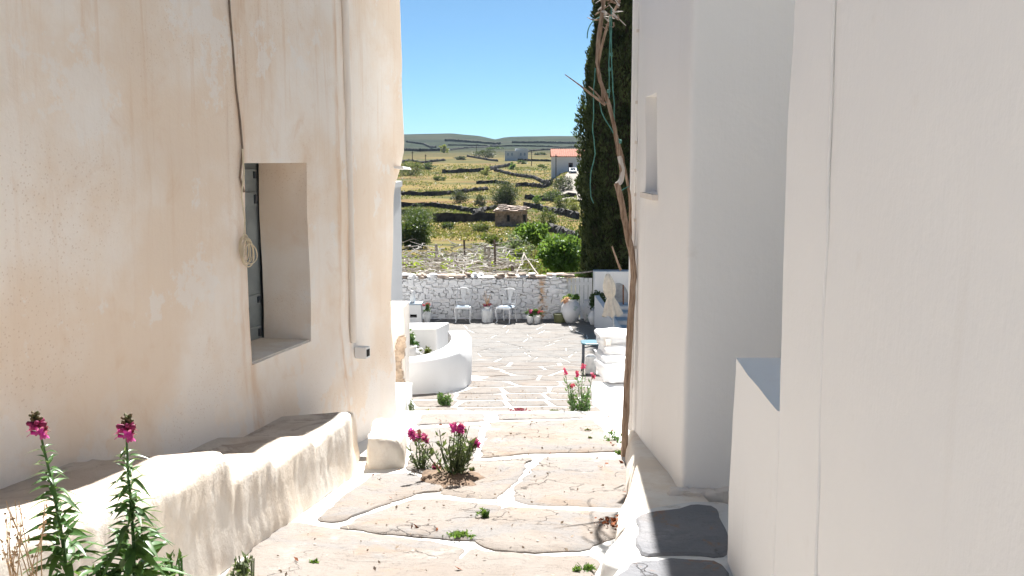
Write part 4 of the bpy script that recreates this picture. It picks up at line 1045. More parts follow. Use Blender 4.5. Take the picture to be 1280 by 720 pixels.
# pale dirt road down from the house
rp = [T0(u, v) for u, v in ((724, 214.5), (719, 219), (715, 228), (713.5, 240), (716, 252))]; pts = resample([(p.x, p.y) for p in rp], 30); mb = MB()
for i, p in enumerate(pts):
    d = (pts[min(i+1, 29)] - pts[max(i-1, 0)]).normalized(); nr = Vector((-d.y, d.x))
    for o in (-2.2, -.7, .7, 2.2): q = p + nr * (o + .25 * nz(i * .7, o)); mb.v.append((q.x, q.y, terrain(q.x, q.y) + .3))
mb.f = [(j*4+i, (j+1)*4+i, (j+1)*4+i+1, j*4+i+1) for j in range(29) for i in range(3)]
struct(mb.obj('dirt_road', M['road'], smooth=180), 'pale dirt road coming down from the red roofed house')

# red-roofed white house, car, far farmhouse, ruined hut
Yh = 262.; a, b_ = P(690, 215, Yh), P(760, 196, Yh); gh = T0(705, 215.5).z
rh = thing('country_house', 'long white country house with terracotta roof above the dirt road', 'house', ((a.x + b_.x) / 2, Yh + 3, a.z))
wz = b_.z
MB().box(a.x, b_.x, Yh, Yh + 6, a.z - 3, wz).obj('wall', M['lime'], rh)
rz_ = P(700, 188.5, Yh).z; mb = MB(); mb.v = [(a.x - .3, Yh - .35, wz - .05), (b_.x, Yh - .35, wz - .05), (b_.x, Yh + 3, rz_ + .3), (a.x - .3, Yh + 3, rz_ + .3), (b_.x, Yh + 6.4, wz - .05), (a.x - .3, Yh + 6.4, wz - .05),
       (a.x - .3, Yh - .35, wz + .12), (b_.x, Yh - .35, wz + .12), (b_.x, Yh + 3, rz_ + .5), (a.x - .3, Yh + 3, rz_ + .5), (b_.x, Yh + 6.4, wz + .12), (a.x - .3, Yh + 6.4, wz + .12)]
mb.f = [(0,1,2,3), (3,2,4,5), (6,9,8,7), (9,11,10,8), (0,6,7,1), (5,4,10,11), (0,3,9,6), (3,5,11,9), (1,7,8,2), (2,8,10,4)]; roof = mb.obj('roof', M['tile'], rh)
for k in range(26):
    x = a.x - .2 + (b_.x - a.x) * k / 26; MB().tube([(x, Yh - .4, wz + .15), (x, Yh + 3, rz_ + .53)], .12, 5).obj('tile_row', M['tile'], roof)
q = P(713.3, 212, Yh); q2 = P(713.3, 203.5, Yh); dr = MB().box(q.x - .55, q.x + .55, Yh - .06, Yh + .1, q.z - .6, q2.z).obj('door', M['rust'], rh); MB().box(q.x - .42, q.x + .42, Yh - .1, Yh - .061, q.z - .5, q2.z - .15).obj('door_panel', M['dark'], dr)
mb = MB().box(q.x + 5, q.x + 6, Yh - .06, Yh + .1, q.z + .9, q2.z); w_ = mb.obj('window', M['blue_paint'], rh); MB().box(q.x + 5.1, q.x + 5.9, Yh - .09, Yh - .061, q.z + 1, q2.z - .1).obj('pane', M['glass'], w_)
# white car
cq = P(715.8, 217.5, 246.); cgz = terrain(cq.x, 246.) + .12
car = thing('parked_car', 'small white car parked in front of the red roofed house', 'car', (cq.x, 246, cgz)); x, y, z = cq.x, 246., cgz
def car_ring(pr, w): return [(x + w * s, y + yy, z + zz) for yy, zz in pr for s in (-1, 1)]
mb = MB(); pr = [(-2.0, .35), (-2.0, .75), (-1.2, .92), (-.4, 1.45), (1.1, 1.5), (1.9, 1.0), (2.0, .4)]
mb.v = car_ring(pr, .85); mb.f = [(2*i, 2*i+1, 2*i+3, 2*i+2) for i in range(6)] + [tuple(2*i for i in range(7))[::-1], tuple(2*i+1 for i in range(7)), (0, 12, 13, 1)]; mb.obj('body', M['car_paint'], car)
mb = MB(); mb.v = [(x - .7, y - 1.19, z + .97), (x + .7, y - 1.19, z + .97), (x + .62, y - .47, z + 1.44), (x - .62, y - .47, z + 1.44)]; mb.v = [(p[0], p[1] - .05, p[2]) for p in mb.v]; mb.f = [(0,1,2,3)]; mb.obj('windscreen', M['glass'], car)
for s in (-1, 1):
    MB().box(x + s * .6 - .16, x + s * .6 + .16, y - 2.04, y - 2.001, z + .58, z + .72).obj('headlight', M['glass'], car)
    for yy in (-1.3, 1.3):
        MB().tube([(x + s * .72, y + yy, z + .32), (x + s * .9, y + yy, z + .32)], .32, 12).obj('wheel', M['rubber'], car)
MB().box(x - .7, x + .7, y - 2.06, y - 2.001, z + .28, z + .48).obj('bumper', M['rubber'], car)
# far pale farmhouse
Yf = 470.; f0 = P(630, 196, Yf)
fh = thing('farmhouse', 'low pale farmhouse of two flat roofed blocks below the hills', 'house', f0)
gz = terrain(f0.x + 5, Yf)
for u0, u1, v0, v1, yy in ((631, 647, 188.5, 200, Yf), (644, 660, 185.3, 200, Yf + 4)):
    a, b_ = P(u0, v1, yy), P(u1, v0, yy); MB().box(a.x, b_.x, yy, yy + 7, a.z - 3, b_.z).obj('wall', M['white_paint'], fh)
for u in (635, 640, 645, 651, 656):
    yy = Yf if u < 645 else Yf + 4; a, b_ = P(u - .9, 194.5, yy), P(u + .9, 191, yy); MB().box(a.x, b_.x, yy - .06, yy + .1, a.z, b_.z).obj('window', M['blue_paint'], fh)
# ruined stone hut
hq = T0(640, 284); Yr = hq.y
hut = thing('ruined_hut', 'ruined brown stone hut with sloping slab roof among the fields', 'hut', hq)
a, b_, c = P(619, 284, Yr), P(651, 265, Yr), P(659.5, 263, Yr + 3.2)
def hutwall(p0, p1, z0, z1a, z1b):
    mb = MB(); n = max(3, int((p1 - p0).length / .35)); rows = 7
    for j in range(rows + 1):
        for i in range(n + 1):
            t = i / n; q = p0.lerp(p1, t); zt = z1a + (z1b - z1a) * t; zz = z0 + (zt - z0) * j / rows
            mb.v.append((q.x + .06 * random.uniform(-1, 1), q.y + .08 * random.uniform(-1, 1), zz + (.05 * random.uniform(-1, 1) if j else 0)))
    mb.f = [(j*(n+1)+i, j*(n+1)+i+1, (j+1)*(n+1)+i+1, (j+1)*(n+1)+i) for j in range(rows) for i in range(n)]
    return mb
M['hut'] = plain('hut_stone', (.30, .235, .19), .95, .45, 2.5)
p0, p1, p2 = Vector((a.x, Yr)), Vector((b_.x, Yr)), Vector((c.x, Yr + 3.2)); p3 = p0 + (p2 - p1)
hw = MB(); 
for s_ in (hutwall(p0, p1, a.z - 1, b_.z, b_.z), hutwall(p1, p2, a.z - 1, b_.z, b_.z), hutwall(p2, p3, a.z - 1, b_.z, b_.z), hutwall(p3, p0, a.z - 1, b_.z, b_.z)): hw.add(s_.v, s_.f)
hw.obj('wall', M['hut'], hut)
mb = MB(); zr = b_.z; zb2 = P(630, 257.5, Yr + 3.2).z; q = [p0 + Vector((-.25, -.25)), p1 + Vector((.2, -.25)), p2 + Vector((.3, .1)), p3 + Vector((-.2, .1))]
mb.v = [(q[0].x, q[0].y, zr), (q[1].x, q[1].y, zr), (q[2].x, q[2].y, zr + .25), (q[3].x, q[3].y, zb2)] ; mb.v += [(v[0], v[1], v[2] + .18) for v in mb.v]
mb.f = [(0,3,2,1), (4,5,6,7), (0,1,5,4), (1,2,6,5), (2,3,7,6), (3,0,4,7)]; roof = mb.obj('roof', plain('roof_slab', (.42, .33, .28), .95, .3, 2), hut)
for k in range(34):
    s, t = random.random(), random.random(); lo = Vector(mb.v[4]).lerp(Vector(mb.v[5]), s); hi = Vector(mb.v[7]).lerp(Vector(mb.v[6]), s); w = lo.lerp(hi, t)
    MB().add(*rockshape(w.x, w.y, w.z + .03, random.uniform(.2, .4), random.uniform(.2, .35), .07, k, random.random(), .15, .6, 2)).obj('roof_stone', M['rock'], roof)
for u, v0, v1 in ((635.5, 269, 277),): aa, bb = P(u - 1.6, v1, Yr - .12), P(u + 1.6, v0, Yr - .12); MB().box(aa.x, bb.x, Yr - .13, Yr + .05, aa.z, bb.z).obj('window', M['dark'], hut)
aa = p1.lerp(p2, .35); bb = p1.lerp(p2, .65); mb = MB(); z_0, z_1 = P(653, 281, Yr + 1).z, P(653, 269, Yr + 1).z
mb.v = [(aa.x + .12, aa.y, z_0), (bb.x + .12, bb.y, z_0), (bb.x + .12, bb.y, z_1), (aa.x + .12, aa.y, z_1)]; mb.f = [(0,1,2,3)]; mb.v += [(v[0] - .3, v[1], v[2]) for v in mb.v]; mb.f += [(4,7,6,5),(0,4,5,1),(1,5,6,2),(2,6,7,3),(3,7,4,0)]; mb.obj('door', M['dark'], hut)
# utility poles
for u, v0, v1, lab in ((695, 193, 233, 'tall utility pole in front of the red roofed house'), (664.5, 189, 207, 'utility pole between the pale farmhouse and the red roofed house'), (515.5, 189, 208, 'dark utility pole above the green thicket by the cream corner'), (532, 193, 208, 'thin short pole next to the dark pole above the thicket'), (595.5, 180, 191, 'tiny distant pole above the long grey hedge')):
    q = T0(u, v1); t = P(u, v0, q.y); th = thing('utility_pole', lab, 'pole', q, 'utility poles across the fields'); w = .11 * min(q.y, 330) / 250 + .03
    MB().tube([q - Vector((0, 0, .5)), t], [w, w * .7], 7).obj('post', M['post_dark'], th); MB().box(t.x - w * 2.2, t.x + w * 2.2, t.y - w * .5, t.y + w * .5, t.z - w * 4, t.z - w * 2.6).obj('crossarm', M['post_dark'], th)

# shrubs in the fields: foot column/row, half width and height in photo pixels
SH = [
 (632, 264, 20, 36, 'bush_grey', 1500, 'big round grey green bush behind the ruined hut', 'bush_dark'),
 (522, 283, 19, 24, 'bush_dark', 1300, 'dark green bush at the end of the long field wall away from the hut', None),
 (519, 311, 22, 37, 'bush_dark', 1700, 'large dense dark green bush near the cream corner', None),
 (574, 254, 11, 15, 'bush_grey', 450, 'low grey bush alone on the field below the crossing wall', None),
 (601, 258, 9, 12, 'bush_grey', 350, 'small brownish bush next to the big round bush', None),
 (703, 240, 13, 18, 'bush_grey', 600, 'bare grey bush at the foot of the tall utility pole', None),
 (691, 252, 12, 14, 'bush_dark', 500, 'dull green bush on the field beside the dirt road', None),
 (672, 258, 7, 12, 'bush_bright', 300, 'small fresh green bush between the big round bush and the dirt road', None),
 (703, 262, 12, 16, 'bush_olive', 500, 'wide olive bush under the dirt road', None),
 (716, 266, 9, 18, 'bush_yellow', 400, 'yellowish bush partly behind the cypress', None),
 (684, 285, 13, 21, 'bush_olive', 650, 'olive coloured bush beside the doorway wall of the ruined hut', None),
 (640, 212, 5, 8, 'bush_bright', 160, 'little green bush on the bend of the dark wall', None),
 (608, 219, 7, 9, 'bush_yellow', 220, 'yellow bush growing below the dark upper wall', None),
 (555, 191, 6, 8, 'bush_yellow', 160, 'small yellow bush standing on the distant slope by the dark knoll wall', None),
 (514, 219, 17, 16, 'bush_olive', 600, 'spreading green thicket beside the cream corner', None),
 (534, 212, 9, 7, 'bush_dark', 260, 'low dark thicket under the thin pole', None),
 (606, 197, 14, 8, 'bush_grey', 380, 'long low grey hedge beside the pale farmhouse', None),
 (560, 287, 9, 9, 'bush_dark', 260, 'small dark bush below the long field wall', None),
 (575, 200, 7, 4, 'bush_grey', 160, 'low scrub patch on the slope below the yellow bush', None),
 (652, 205, 8, 4, 'bush_dark', 160, 'low scrub below the pale farmhouse', None),
 (676, 194, 8, 3, 'bush_grey', 140, 'thin scrub line between the pale farmhouse and the red roof', None),
 (618, 187, 9, 3, 'bush_dark', 140, 'dark scrub line on the slope above the long hedge', None),
 (678, 210, 6, 4, 'bush_olive', 140, 'little olive bush in front of the red roofed house', None),
 (548, 226, 9, 5, 'bush_olive', 200, 'flat green patch in the wide yellow field', None),
 (600, 290, 14, 11, 'bush_olive', 450, 'scrubby bush in front of the long wall', None),
]
for u, v, rx, h, mt, n, lab, inner in SH:
    q = T0(u, v); s = q.y / F; c = (q.x, q.y, q.z + h * .52 * s); r = (rx * s, rx * s * .9, h * .58 * s)
    shrub('shrub', lab, c, r, int(n * 4), max(.15, 1.5 * s), M[mt], 'shrubs in the fields', inner=M[inner] if inner else None, base_z=q.z)

# garden trees just behind the wall
def gtree(name, lab, u, v, rx, rz_, Y, mt, n, size, gz):
    c = P(u, v, Y); s = Y / F; return shrub(name, lab, c, (rx * s, rx * s * .9, rz_ * s), n, size, M[mt], 'garden trees behind the stone wall', cat='tree', base_z=gz, aspect=.6)
gtree('garden_tree', 'small fresh green tree with round crown behind the terrace wall', 664, 293, 20, 14, 46, 'bush_bright', 2600, .15, -6.2)
gtree('garden_tree', 'spreading bright green tree touching the cypress', 703, 319, 30, 24, 38, 'bush_bright', 5200, .15, -5.5)
gtree('garden_tree', 'silvery half bare tree behind the vine trellis', 640, 313, 22, 20, 42, 'silver', 1500, .12, -5.8)
gtree('garden_tree', 'low scrubby tree filling the gap behind the silvery tree', 610, 306, 24, 12, 55, 'bush_olive', 1300, .16, -6.0)

# bare vine trellis
tr = thing('vine_trellis', 'grey wooden vine trellis with bare canes behind the stone wall', 'trellis', (-1, 34, -5.2))
for k in range(7):
    Y = 30.2 + k * 1.2; z = P(600, 341 - k * 3.2, Y).z; xa = P(490, 320, Y).x - .3; xb = P(655 - 3 * k, 320, Y).x
    pts = [(xa + (xb - xa) * t, Y + .5 * nz(t * 3, k), z + .2 * nz(t * 4, k, 2) + .12 * (t - .5) * (k % 3 - 1)) for t in np.linspace(0, 1, 9)]
    MB().tube(pts, .026 + .012 * (k % 3 == 0), 6).obj('beam', M['wood_old'], tr, smooth=60)
for k in range(7):
    xa = -3.6 + k * .75 + random.uniform(-.2, .2); pts = [(xa + .35 * t * (k % 3 - 1), 30 + 8.2 * t, P(600, 343 - 27 * t, 30 + 8.2 * t).z + .05 * nz(t * 5, k)) for t in np.linspace(0, 1, 7)]
    MB().tube(pts, .022, 6).obj('cross_pole', M['wood_old'], tr, smooth=60)
for k, (u, Y, v0, v1) in enumerate(((570, 32, 318, 345), (611, 32, 308, 345), (618, 31.5, 300, 346), (640, 31, 328, 346), (580, 36, 300, 330), (545, 34, 305, 340), (606, 34, 306, 330))):
    q = P(u, v0, Y); MB().tube([(q.x, Y, -5.4), (q.x + .05, Y, -4), tuple(q)], .05 if k % 2 else .035, 7).obj('post', M['post_dark'] if k in (2, 3, 4) else M['wood_old'], tr, smooth=60)
mb = MB(); mb2 = MB()
for k in range(420):
    Y = random.uniform(30, 38.5); t = (Y - 30) / 8.5; z = P(600, 342 - 28 * t, Y).z + random.uniform(-.25, .35); x = random.uniform(P(495, 320, Y).x, P(655 - 20 * t, 320, Y).x)
    a = random.uniform(0, 6.28); L = random.uniform(.35, 1.1); pts = [Vector((x, Y, z))]
    for j in range(4): a += random.uniform(-.7, .7); pts.append(pts[-1] + Vector((math.cos(a), math.sin(a) * .8, random.uniform(-.35, .42))) * L * .3)
    (mb if k % 2 else mb2).tube(pts, [.02, .017, .013, .009, .005], 4)
o = mb.obj('vine_canes', M['wood_old'], tr); o['kind'] = 'stuff'; o = mb2.obj('bleached_canes', M['vine_pale'], tr); o['kind'] = 'stuff'
c = []
for k in range(46):
    Y = random.uniform(30, 38); t = (Y - 30) / 8.5; x = random.uniform(P(500, 320, Y).x, P(650, 320, Y).x); z = P(600, 342 - 28 * t, Y).z + random.uniform(0, .25)
    c += [(x + random.gauss(0, .07), Y + random.gauss(0, .07), z + random.gauss(0, .07)) for _ in range(random.randint(6, 22))]
o = leaves(np.array(c), .085, M['vine_leaf'], 'young_leaves', None, 1, .8, tr); o['kind'] = 'stuff'

# cypress
cx, cyy = P(769, 200, 30.5).x, 30.5; CB, CT = -5.1, 16.
cyp = thing('cypress_tree', 'tall dark cypress rising behind the terrace corner', 'tree', (cx, cyy, CB))
def cyr(z): return lerp_tab([(CB, .95), (-3.4, 1.05), (-2, 1.12), (-.5, 1.12), (.8, 1.19), (2.4, .98), (4.5, .74), (7, .68), (10, .60), (13, .42), (CT, .03)], z)
N = 90000; zz = CB + .3 + (CT - CB - .3) * rng.random(N) ** 1.35; th_ = rng.uniform(0, 2 * math.pi, N); cen = np.empty((N, 3)); dr = np.empty((N, 3))
for i in range(N):
    lob = 1 + .22 * nz(math.cos(th_[i]) * 2.2, math.sin(th_[i]) * 2.2, zz[i] * .9) + .26 * abs(nz(math.cos(th_[i]) * 4.5, math.sin(th_[i]) * 4.5, zz[i] * 2.4)) - .08
    r = .95 * cyr(zz[i]) * lob * (1 - abs(random.gauss(0, .09))); cen[i] = (cx + r * math.cos(th_[i]), cyy + r * math.sin(th_[i]), zz[i]); dr[i] = (math.cos(th_[i]) * .6, math.sin(th_[i]) * .6, 1.2)
leaves(cen, .115, M['cypress'], 'crown', dr, .45, .38, cyp)
mb = MB(); n = 26; zl = np.linspace(CB + .2, CT - .3, 40)
for z in zl:
    for k in range(n): t = 2 * math.pi * k / n; lob = 1 + .22 * nz(math.cos(t) * 2.2, math.sin(t) * 2.2, z * .9); r = cyr(z) * lob * .74; mb.v.append((cx + r * math.cos(t), cyy + r * math.sin(t), z))
mb.f = [(j*n+k, j*n+(k+1) % n, (j+1)*n+(k+1) % n, (j+1)*n+k) for j in range(39) for k in range(n)]; mb.obj('inner_branches', M['cypress_brown'], cyp)
MB().tube([(cx, cyy, -5.5), (cx, cyy, -4), (cx, cyy, 4)], [.2, .16, .05], 8).obj('trunk', M['trunk'], cyp)
shrub('ivy', 'green creeper hanging over the plank gate', (P(716, 345, 29.3).x, 29.35, P(716, 346, 29.3).z), (.75, .2, .12), 420, .075, M['bush_bright'], cat='creeper')

# ------------------------------------------------------------------ old vine on the right wall
vy = 8.12
def VP(u, v, Y=vy): return P(u, v, Y)
vine = thing('old_vine', 'twisted bare vine climbing beside the white wing', 'vine', VP(781, 572))
def vtube(name, pts, r0, r1, m, parent, n=9, wob=.0, Y=vy):
    p = [VP(a, b_, Y + (c[0] if c else 0)) for a, b_, *c in pts]; q = []
    for i in range(len(p) - 1):
        for t in (0, .33, .66): 
            p_1, p0_, p1_, p2_ = p[max(i-1, 0)], p[i], p[i+1], p[min(i+2, len(p)-1)]
            q.append(.5 * ((2 * p0_) + (p1_ - p_1) * t + (2*p_1 - 5*p0_ + 4*p1_ - p2_) * t*t + (3*p0_ - p_1 - 3*p1_ + p2_) * t**3))
    q.append(p[-1]); q = [a + Vector((nz(i * .9, 1, r0 * 99), nz(i * .9, 2), 0)) * wob for i, a in enumerate(q)]
    N_ = len(q); MB_ = MB().tube(q, [(r0 + (r1 - r0) * i / (N_ - 1)) * (1 + .13 * nz(i * .8, r0 * 50)) for i in range(N_)], n); return MB_.obj(name, m, parent, smooth=60)
vtube('trunk', [(780, 580), (781, 545), (783, 500), (786, 440), (789, 390), (792, 345), (790, 318), (786, 300), (780, 270), (774, 240), (771, 229)], .030, .024, M['vine_bark'], vine, wob=.006)
vtube('stem', [(776, 226), (777, 213), (773, 190), (769, 165), (765, 145), (757, 120), (750, 100), (747, 75), (749, 50), (752, 25), (756, -5), (760, -40)], .017, .014, M['vine_bark'], vine, wob=.006)
vtube('bleached_bend', [(771, 231), (776, 226), (778, 214), (776, 203), (774, 195)], .023, .018, M['vine_pale'], vine)
vtube('stem', [(791, 330), (788, 300), (788, 270), (787, 245), (782, 215), (775, 185), (768, 160), (762, 130), (752, 105), (748, 85), (752, 60), (760, 30), (769, 12), (778, -8)], .011, .011, M['vine_bark'], vine, wob=.008, Y=vy + .05)
vtube('stem', [(754, 128), (751, 100), (746, 78), (748, 40), (753, 10), (754, -20)], .010, .009, M['vine_bark'], vine, wob=.01, Y=vy - .06)
vtube('branch', [(757, 131), (747, 124), (738, 117), (724, 106), (706, 93)], .014, .004, M['vine_bark'], vine, n=6, Y=vy - .05)
vtube('branch', [(757, 131), (745, 116), (736, 108)], .010, .004, M['vine_bark'], vine, n=6)
for k in range(26):
    v = random.uniform(-10, 30); u = random.uniform(748, 776); a = random.uniform(-3, 3)
    vtube('twig', [(u, v), (u + random.uniform(-8, 8), v + random.uniform(-8, 8)), (u + random.uniform(-14, 14), v + random.uniform(-10, 12), random.uniform(-.2, .2))], .007, .003, M['vine_pale' if k % 2 else 'vine_bark'], vine, n=5)
vtube('twig', [(776, 338), (771, 325), (765, 308)], .010, .006, M['vine_bark'], vine, n=5)
tw1 = thing('garden_twine', 'single long green twine strand dangling free against the cypress', 'twine', VP(741, 253), 'green twine tied to the vine')
vtube('strand', [(744, 85), (742, 110), (742, 140), (741, 165), (744, 192), (739, 215), (738, 240), (742, 254)], .0048, .0045, M['twine'], tw1, n=5, wob=.006)
tw2 = thing('garden_twine', 'knotted green twine loops tied to the top of the vine', 'twine', VP(764, 120), 'green twine tied to the vine')
vtube('strand', [(764, 10), (764, 50), (765, 90), (767, 120), (768, 150), (767, 156)], .0048, .0045, M['twine'], tw2, n=5, wob=.006)
vtube('strand', [(762, 20), (762, 60), (761, 85), (762, 115), (757, 130)], .0048, .0045, M['twine'], tw2, n=5, wob=.008)
vtube('strand', [(752, 20), (740, 28), (735, 38), (734, 48)], .0048, .0045, M['twine'], tw2, n=5)
vtube('strand', [(748, 122), (752, 140), (760, 155), (770, 170), (776, 177)], .0048, .0045, M['twine'], tw2, n=5, wob=.006)
vtube('strand', [(774, 240), (780, 236), (786, 233)], .0048, .0045, M['twine'], tw2, n=5)
for u, v in ((762, 87), (761, 114), (764, 68), (775, 177)):
    q = VP(u, v); MB().add(*rockshape(q.x, q.y, q.z, .011, .011, .014, u, 0, .3, .3, 2)).obj('knot', M['twine'], tw2)

# ------------------------------------------------------------------ flowering plants
def leaf_mesh(name, L, W, m, droop):
    mb = MB(); n = 5
    for i in range(n + 1):
        t = i / n; w = W * math.sin(math.pi * (.06 + .94 * t) ** .75) if i < n else .0006; y = L * t; z = -droop * L * t * t
        mb.v += [(-w, y, z + w * .45), (0, y, z), (w, y, z + w * .45)]
    mb.f = [(j*3+i, j*3+i+1, j*3+i+4, j*3+i+3) for j in range(n) for i in range(2)]; return mb.mesh(name, m, 180)
LM = [leaf_mesh('leaf', .064, .0105, M['snap_leaf'], d) for d in (.25, .6, 1.1)]
def blossom_mesh(name, s, m):
    """two-lipped snapdragon flower: tube, upper lip of two lobes, lower lip of three"""
    mb = MB()
    mb.tube([(0, 0, 0), (0, .35 * s, .02 * s), (0, .8 * s, .05 * s)], [.16 * s, .26 * s, .30 * s], 8)
    def lobe(cx, ang, w, L, tip):
        o = len(mb.v); d = Vector((0, math.cos(ang), math.sin(ang))); b0 = Vector((cx, .75 * s, .05 * s))
        for t in (0, .35, .7, 1.0):
            ww = w * (1, 1.25, 1.1, .4)[(0, .35, .7, 1.0).index(t)]; c = b0 + d * L * t + Vector((cx * .9 * t, tip * t * t, 0))
            mb.v += [tuple(c + Vector((-ww, 0, 0))), tuple(c + Vector((0, .08 * s, 0))), tuple(c + Vector((ww, 0, 0)))]
        mb.f += [(o+j*3+i, o+j*3+i+1, o+j*3+i+4, o+j*3+i+3) for j in range(3) for i in range(2)]
    for cx in (-.18 * s, .18 * s): lobe(cx, R(75), .20 * s, .62 * s, .15 * s)
    for cx in (-.26 * s, 0, .26 * s): lobe(cx, R(-70), .19 * s, .55 * s, .25 * s)
    return mb.mesh(name, m, 180)
BM = [blossom_mesh('blossom', .019, M['pink']), blossom_mesh('blossom', .016, M['pink_dark'])]
bud = MB().add(*rockshape(0, .006, 0, .0035, .008, .0035, 3, 0, .1, .2, 2)).mesh('bud', M['bud'], 180)
bud2 = MB().add(*rockshape(0, .008, 0, .005, .011, .005, 3, 0, .1, .2, 2)).mesh('bud', M['pink_dark'], 180)
def frame(pos, yaxis, up=Vector((0, 0, 1)), roll=0):
    y = yaxis.normalized(); x = y.cross(up); x = x.normalized() if x.length > 1e-4 else Vector((1, 0, 0)); z = x.cross(y)
    return Matrix.Translation(pos) @ Matrix(((x.x, y.x, z.x, 0), (x.y, y.y, z.y, 0), (x.z, y.z, z.z, 0), (0, 0, 0, 1))) @ Matrix.Rotation(roll, 4, 'Y')
def snapdragon(label, px, Y, foot_z, side, scale=1.0, n_leaf=85):
    tip = [P(u, v, Y) for u, v in px]; root = Vector((tip[-1].x + side, Y + .02, foot_z))
    th = thing('snapdragon', label, 'plant', root, 'tall snapdragons beside the bench'); pts = tip + [tip[-1].lerp(root, .5) + Vector((.01, 0, 0)), root]
    pts = [pts[0].lerp(pts[0], 0)] + pts[1:]; N_ = len(pts)
    MB().tube(pts[::-1], [.0065 - .0042 * i / (N_ - 1) for i in range(N_)], 7).obj('stem', M['snap_leaf'], th, smooth=60)
    L = [0]
    for a, b_ in zip(pts, pts[1:]): L.append(L[-1] + (b_ - a).length)
    def at(s):
        i = max(k for k in range(len(L) - 1) if L[k] <= s + 1e-9); return pts[i].lerp(pts[i+1], (s - L[i]) / max(1e-6, L[i+1] - L[i])), (pts[i] - pts[i+1]).normalized()
    vis = min(L[-1] - .02, .62); ang = random.random() * 6
    for k in range(n_leaf):
        f_ = k / n_leaf; s = .085 + (vis - .085) * f_ ** .82; p, ax = at(s); ang += 2.4 + random.uniform(-.3, .3)
        out = Vector((math.cos(ang), math.sin(ang), 0)); pitch = random.uniform(.1, .9); d = (out * math.cos(pitch) + ax * math.sin(pitch))
        sc_ = scale * (.45 + .75 * min(1, f_ * 2.2)) * random.uniform(.75, 1.2)
        # lower leaves stand on short side shoots, so the plant widens downwards
        off = max(0, f_ - .25) * .075 * random.random() * 1.6
        link('leaf', random.choice(LM), th, frame(p + out * (.004 + off), d, roll=random.uniform(-.5, .5)) @ Matrix.Scale(sc_, 4))
    for k in range(16):                                # flower head: buds above, open blossoms below
        s = .002 + k * .0024; p, ax = at(s); a = k * 2.4; out = Vector((math.cos(a), math.sin(a), .6 if k < 9 else .3)); link('bud', bud if k < 10 else bud2, th, frame(p + out * .003, out) @ Matrix.Scale(.8 + .03 * k, 4))
    for k in range(7):
        s = .040 + k * .0038; p, ax = at(s); a = k * 2.2 + .8; out = Vector((math.cos(a), math.sin(a), .15)); link('blossom', BM[k % 3 == 0], th, frame(p + out * .006, out) @ Matrix.Scale(random.uniform(.85, 1.1), 4))
    return th
fz = base_g(0, 2.5)
snapdragon('tall magenta snapdragon with leaning stem beside the dry straw weed', [(42, 517), (50, 541), (59, 578), (68, 620), (77, 668), (84, 720), (88, 760)], 2.5, fz, .06, 1.0, 150)
snapdragon('tall straight magenta snapdragon with the densest leaves before the bench', [(159, 520), (158, 545), (160, 590), (164, 630), (167, 680), (168, 725), (168, 760)], 2.5, fz, .02, 1.05, 190)
# low leafy growth at their feet
def tuft(name, label, c, r, n, size, m, cat='plant', group=None, stems=6, sm_=None, up=.5, foot=None):
    c = Vector(c); fz_ = c.z - r[2] if foot is None else foot; th = thing(name, label, cat, (c.x, c.y, fz_), group); mb = MB()
    for k in range(stems):
        a = k * 2.4; e = c + Vector((math.cos(a) * r[0] * .6, math.sin(a) * r[1] * .6, r[2] * .7)); mb.tube([(c.x, c.y, fz_ - .01), tuple(Vector((c.x, c.y, fz_)).lerp(e, .5) + Vector((.01, 0, .0))), tuple(e)], [r[2] * .03 + .001] * 3, 5)
    mb.obj('stems', sm_ or m, th); p, d = cloud(c, r, n, max(8, n // 25), .3); p[:, 2] = np.maximum(p[:, 2], fz_ + .004)
    leaves(p, size, m, 'foliage', d * .7 + np.array([0, 0, up]), .6, .38, th); return th
q = P(128, 720, 2.45); tuft('weed', 'leafy green shoots between the two tall snapdragons', (q.x, 2.45, q.z - .03), (.06, .06, .055), 90, .036, M['snap_leaf'], foot=fz)
q = P(218, 712, 2.6); tuft('weed', 'small green shoot beside the straight tall snapdragon', (q.x, 2.6, q.z), (.035, .04, .05), 60, .034, M['snap_leaf'], foot=base_g(0, 2.6))
q = P(306, 712, 3.9); tuft('weed', 'young reddish green sprig beside the paving edge', (q.x, 3.9, q.z), (.065, .06, .07), 90, .034, M['snap_dull'], foot=base_g(0, 3.9))
th = thing('dry_weed', 'dry straw coloured weed beside the leaning tall snapdragon', 'weed', (P(30, 720, 2.4).x, 2.4, fz)); mb = MB(); mbs = []
for k in range(16):
    q0 = P(random.uniform(5, 55), 740, 2.4); q1 = P(random.uniform(0, 62), random.uniform(625, 690), 2.4 + random.uniform(-.08, .08)); m1 = q0.lerp(q1, .5) + Vector((random.uniform(-.015, .015), 0, 0))
    mb.tube([(q0.x, 2.4, fz), tuple(q0), tuple(m1), tuple(q1)], [.002, .002, .0014, .001], 4)
    for j in range(9):
        w = m1.lerp(q1, random.random()) ; mbs.append(tuple(w + Vector((random.gauss(0, .008), random.gauss(0, .008), random.gauss(0, .006)))))
mb.obj('stalks', M['dry_stem'], th); leaves(np.array(mbs), .012, M['dry_stem'], 'dry_leaves', None, 1, .5, th)

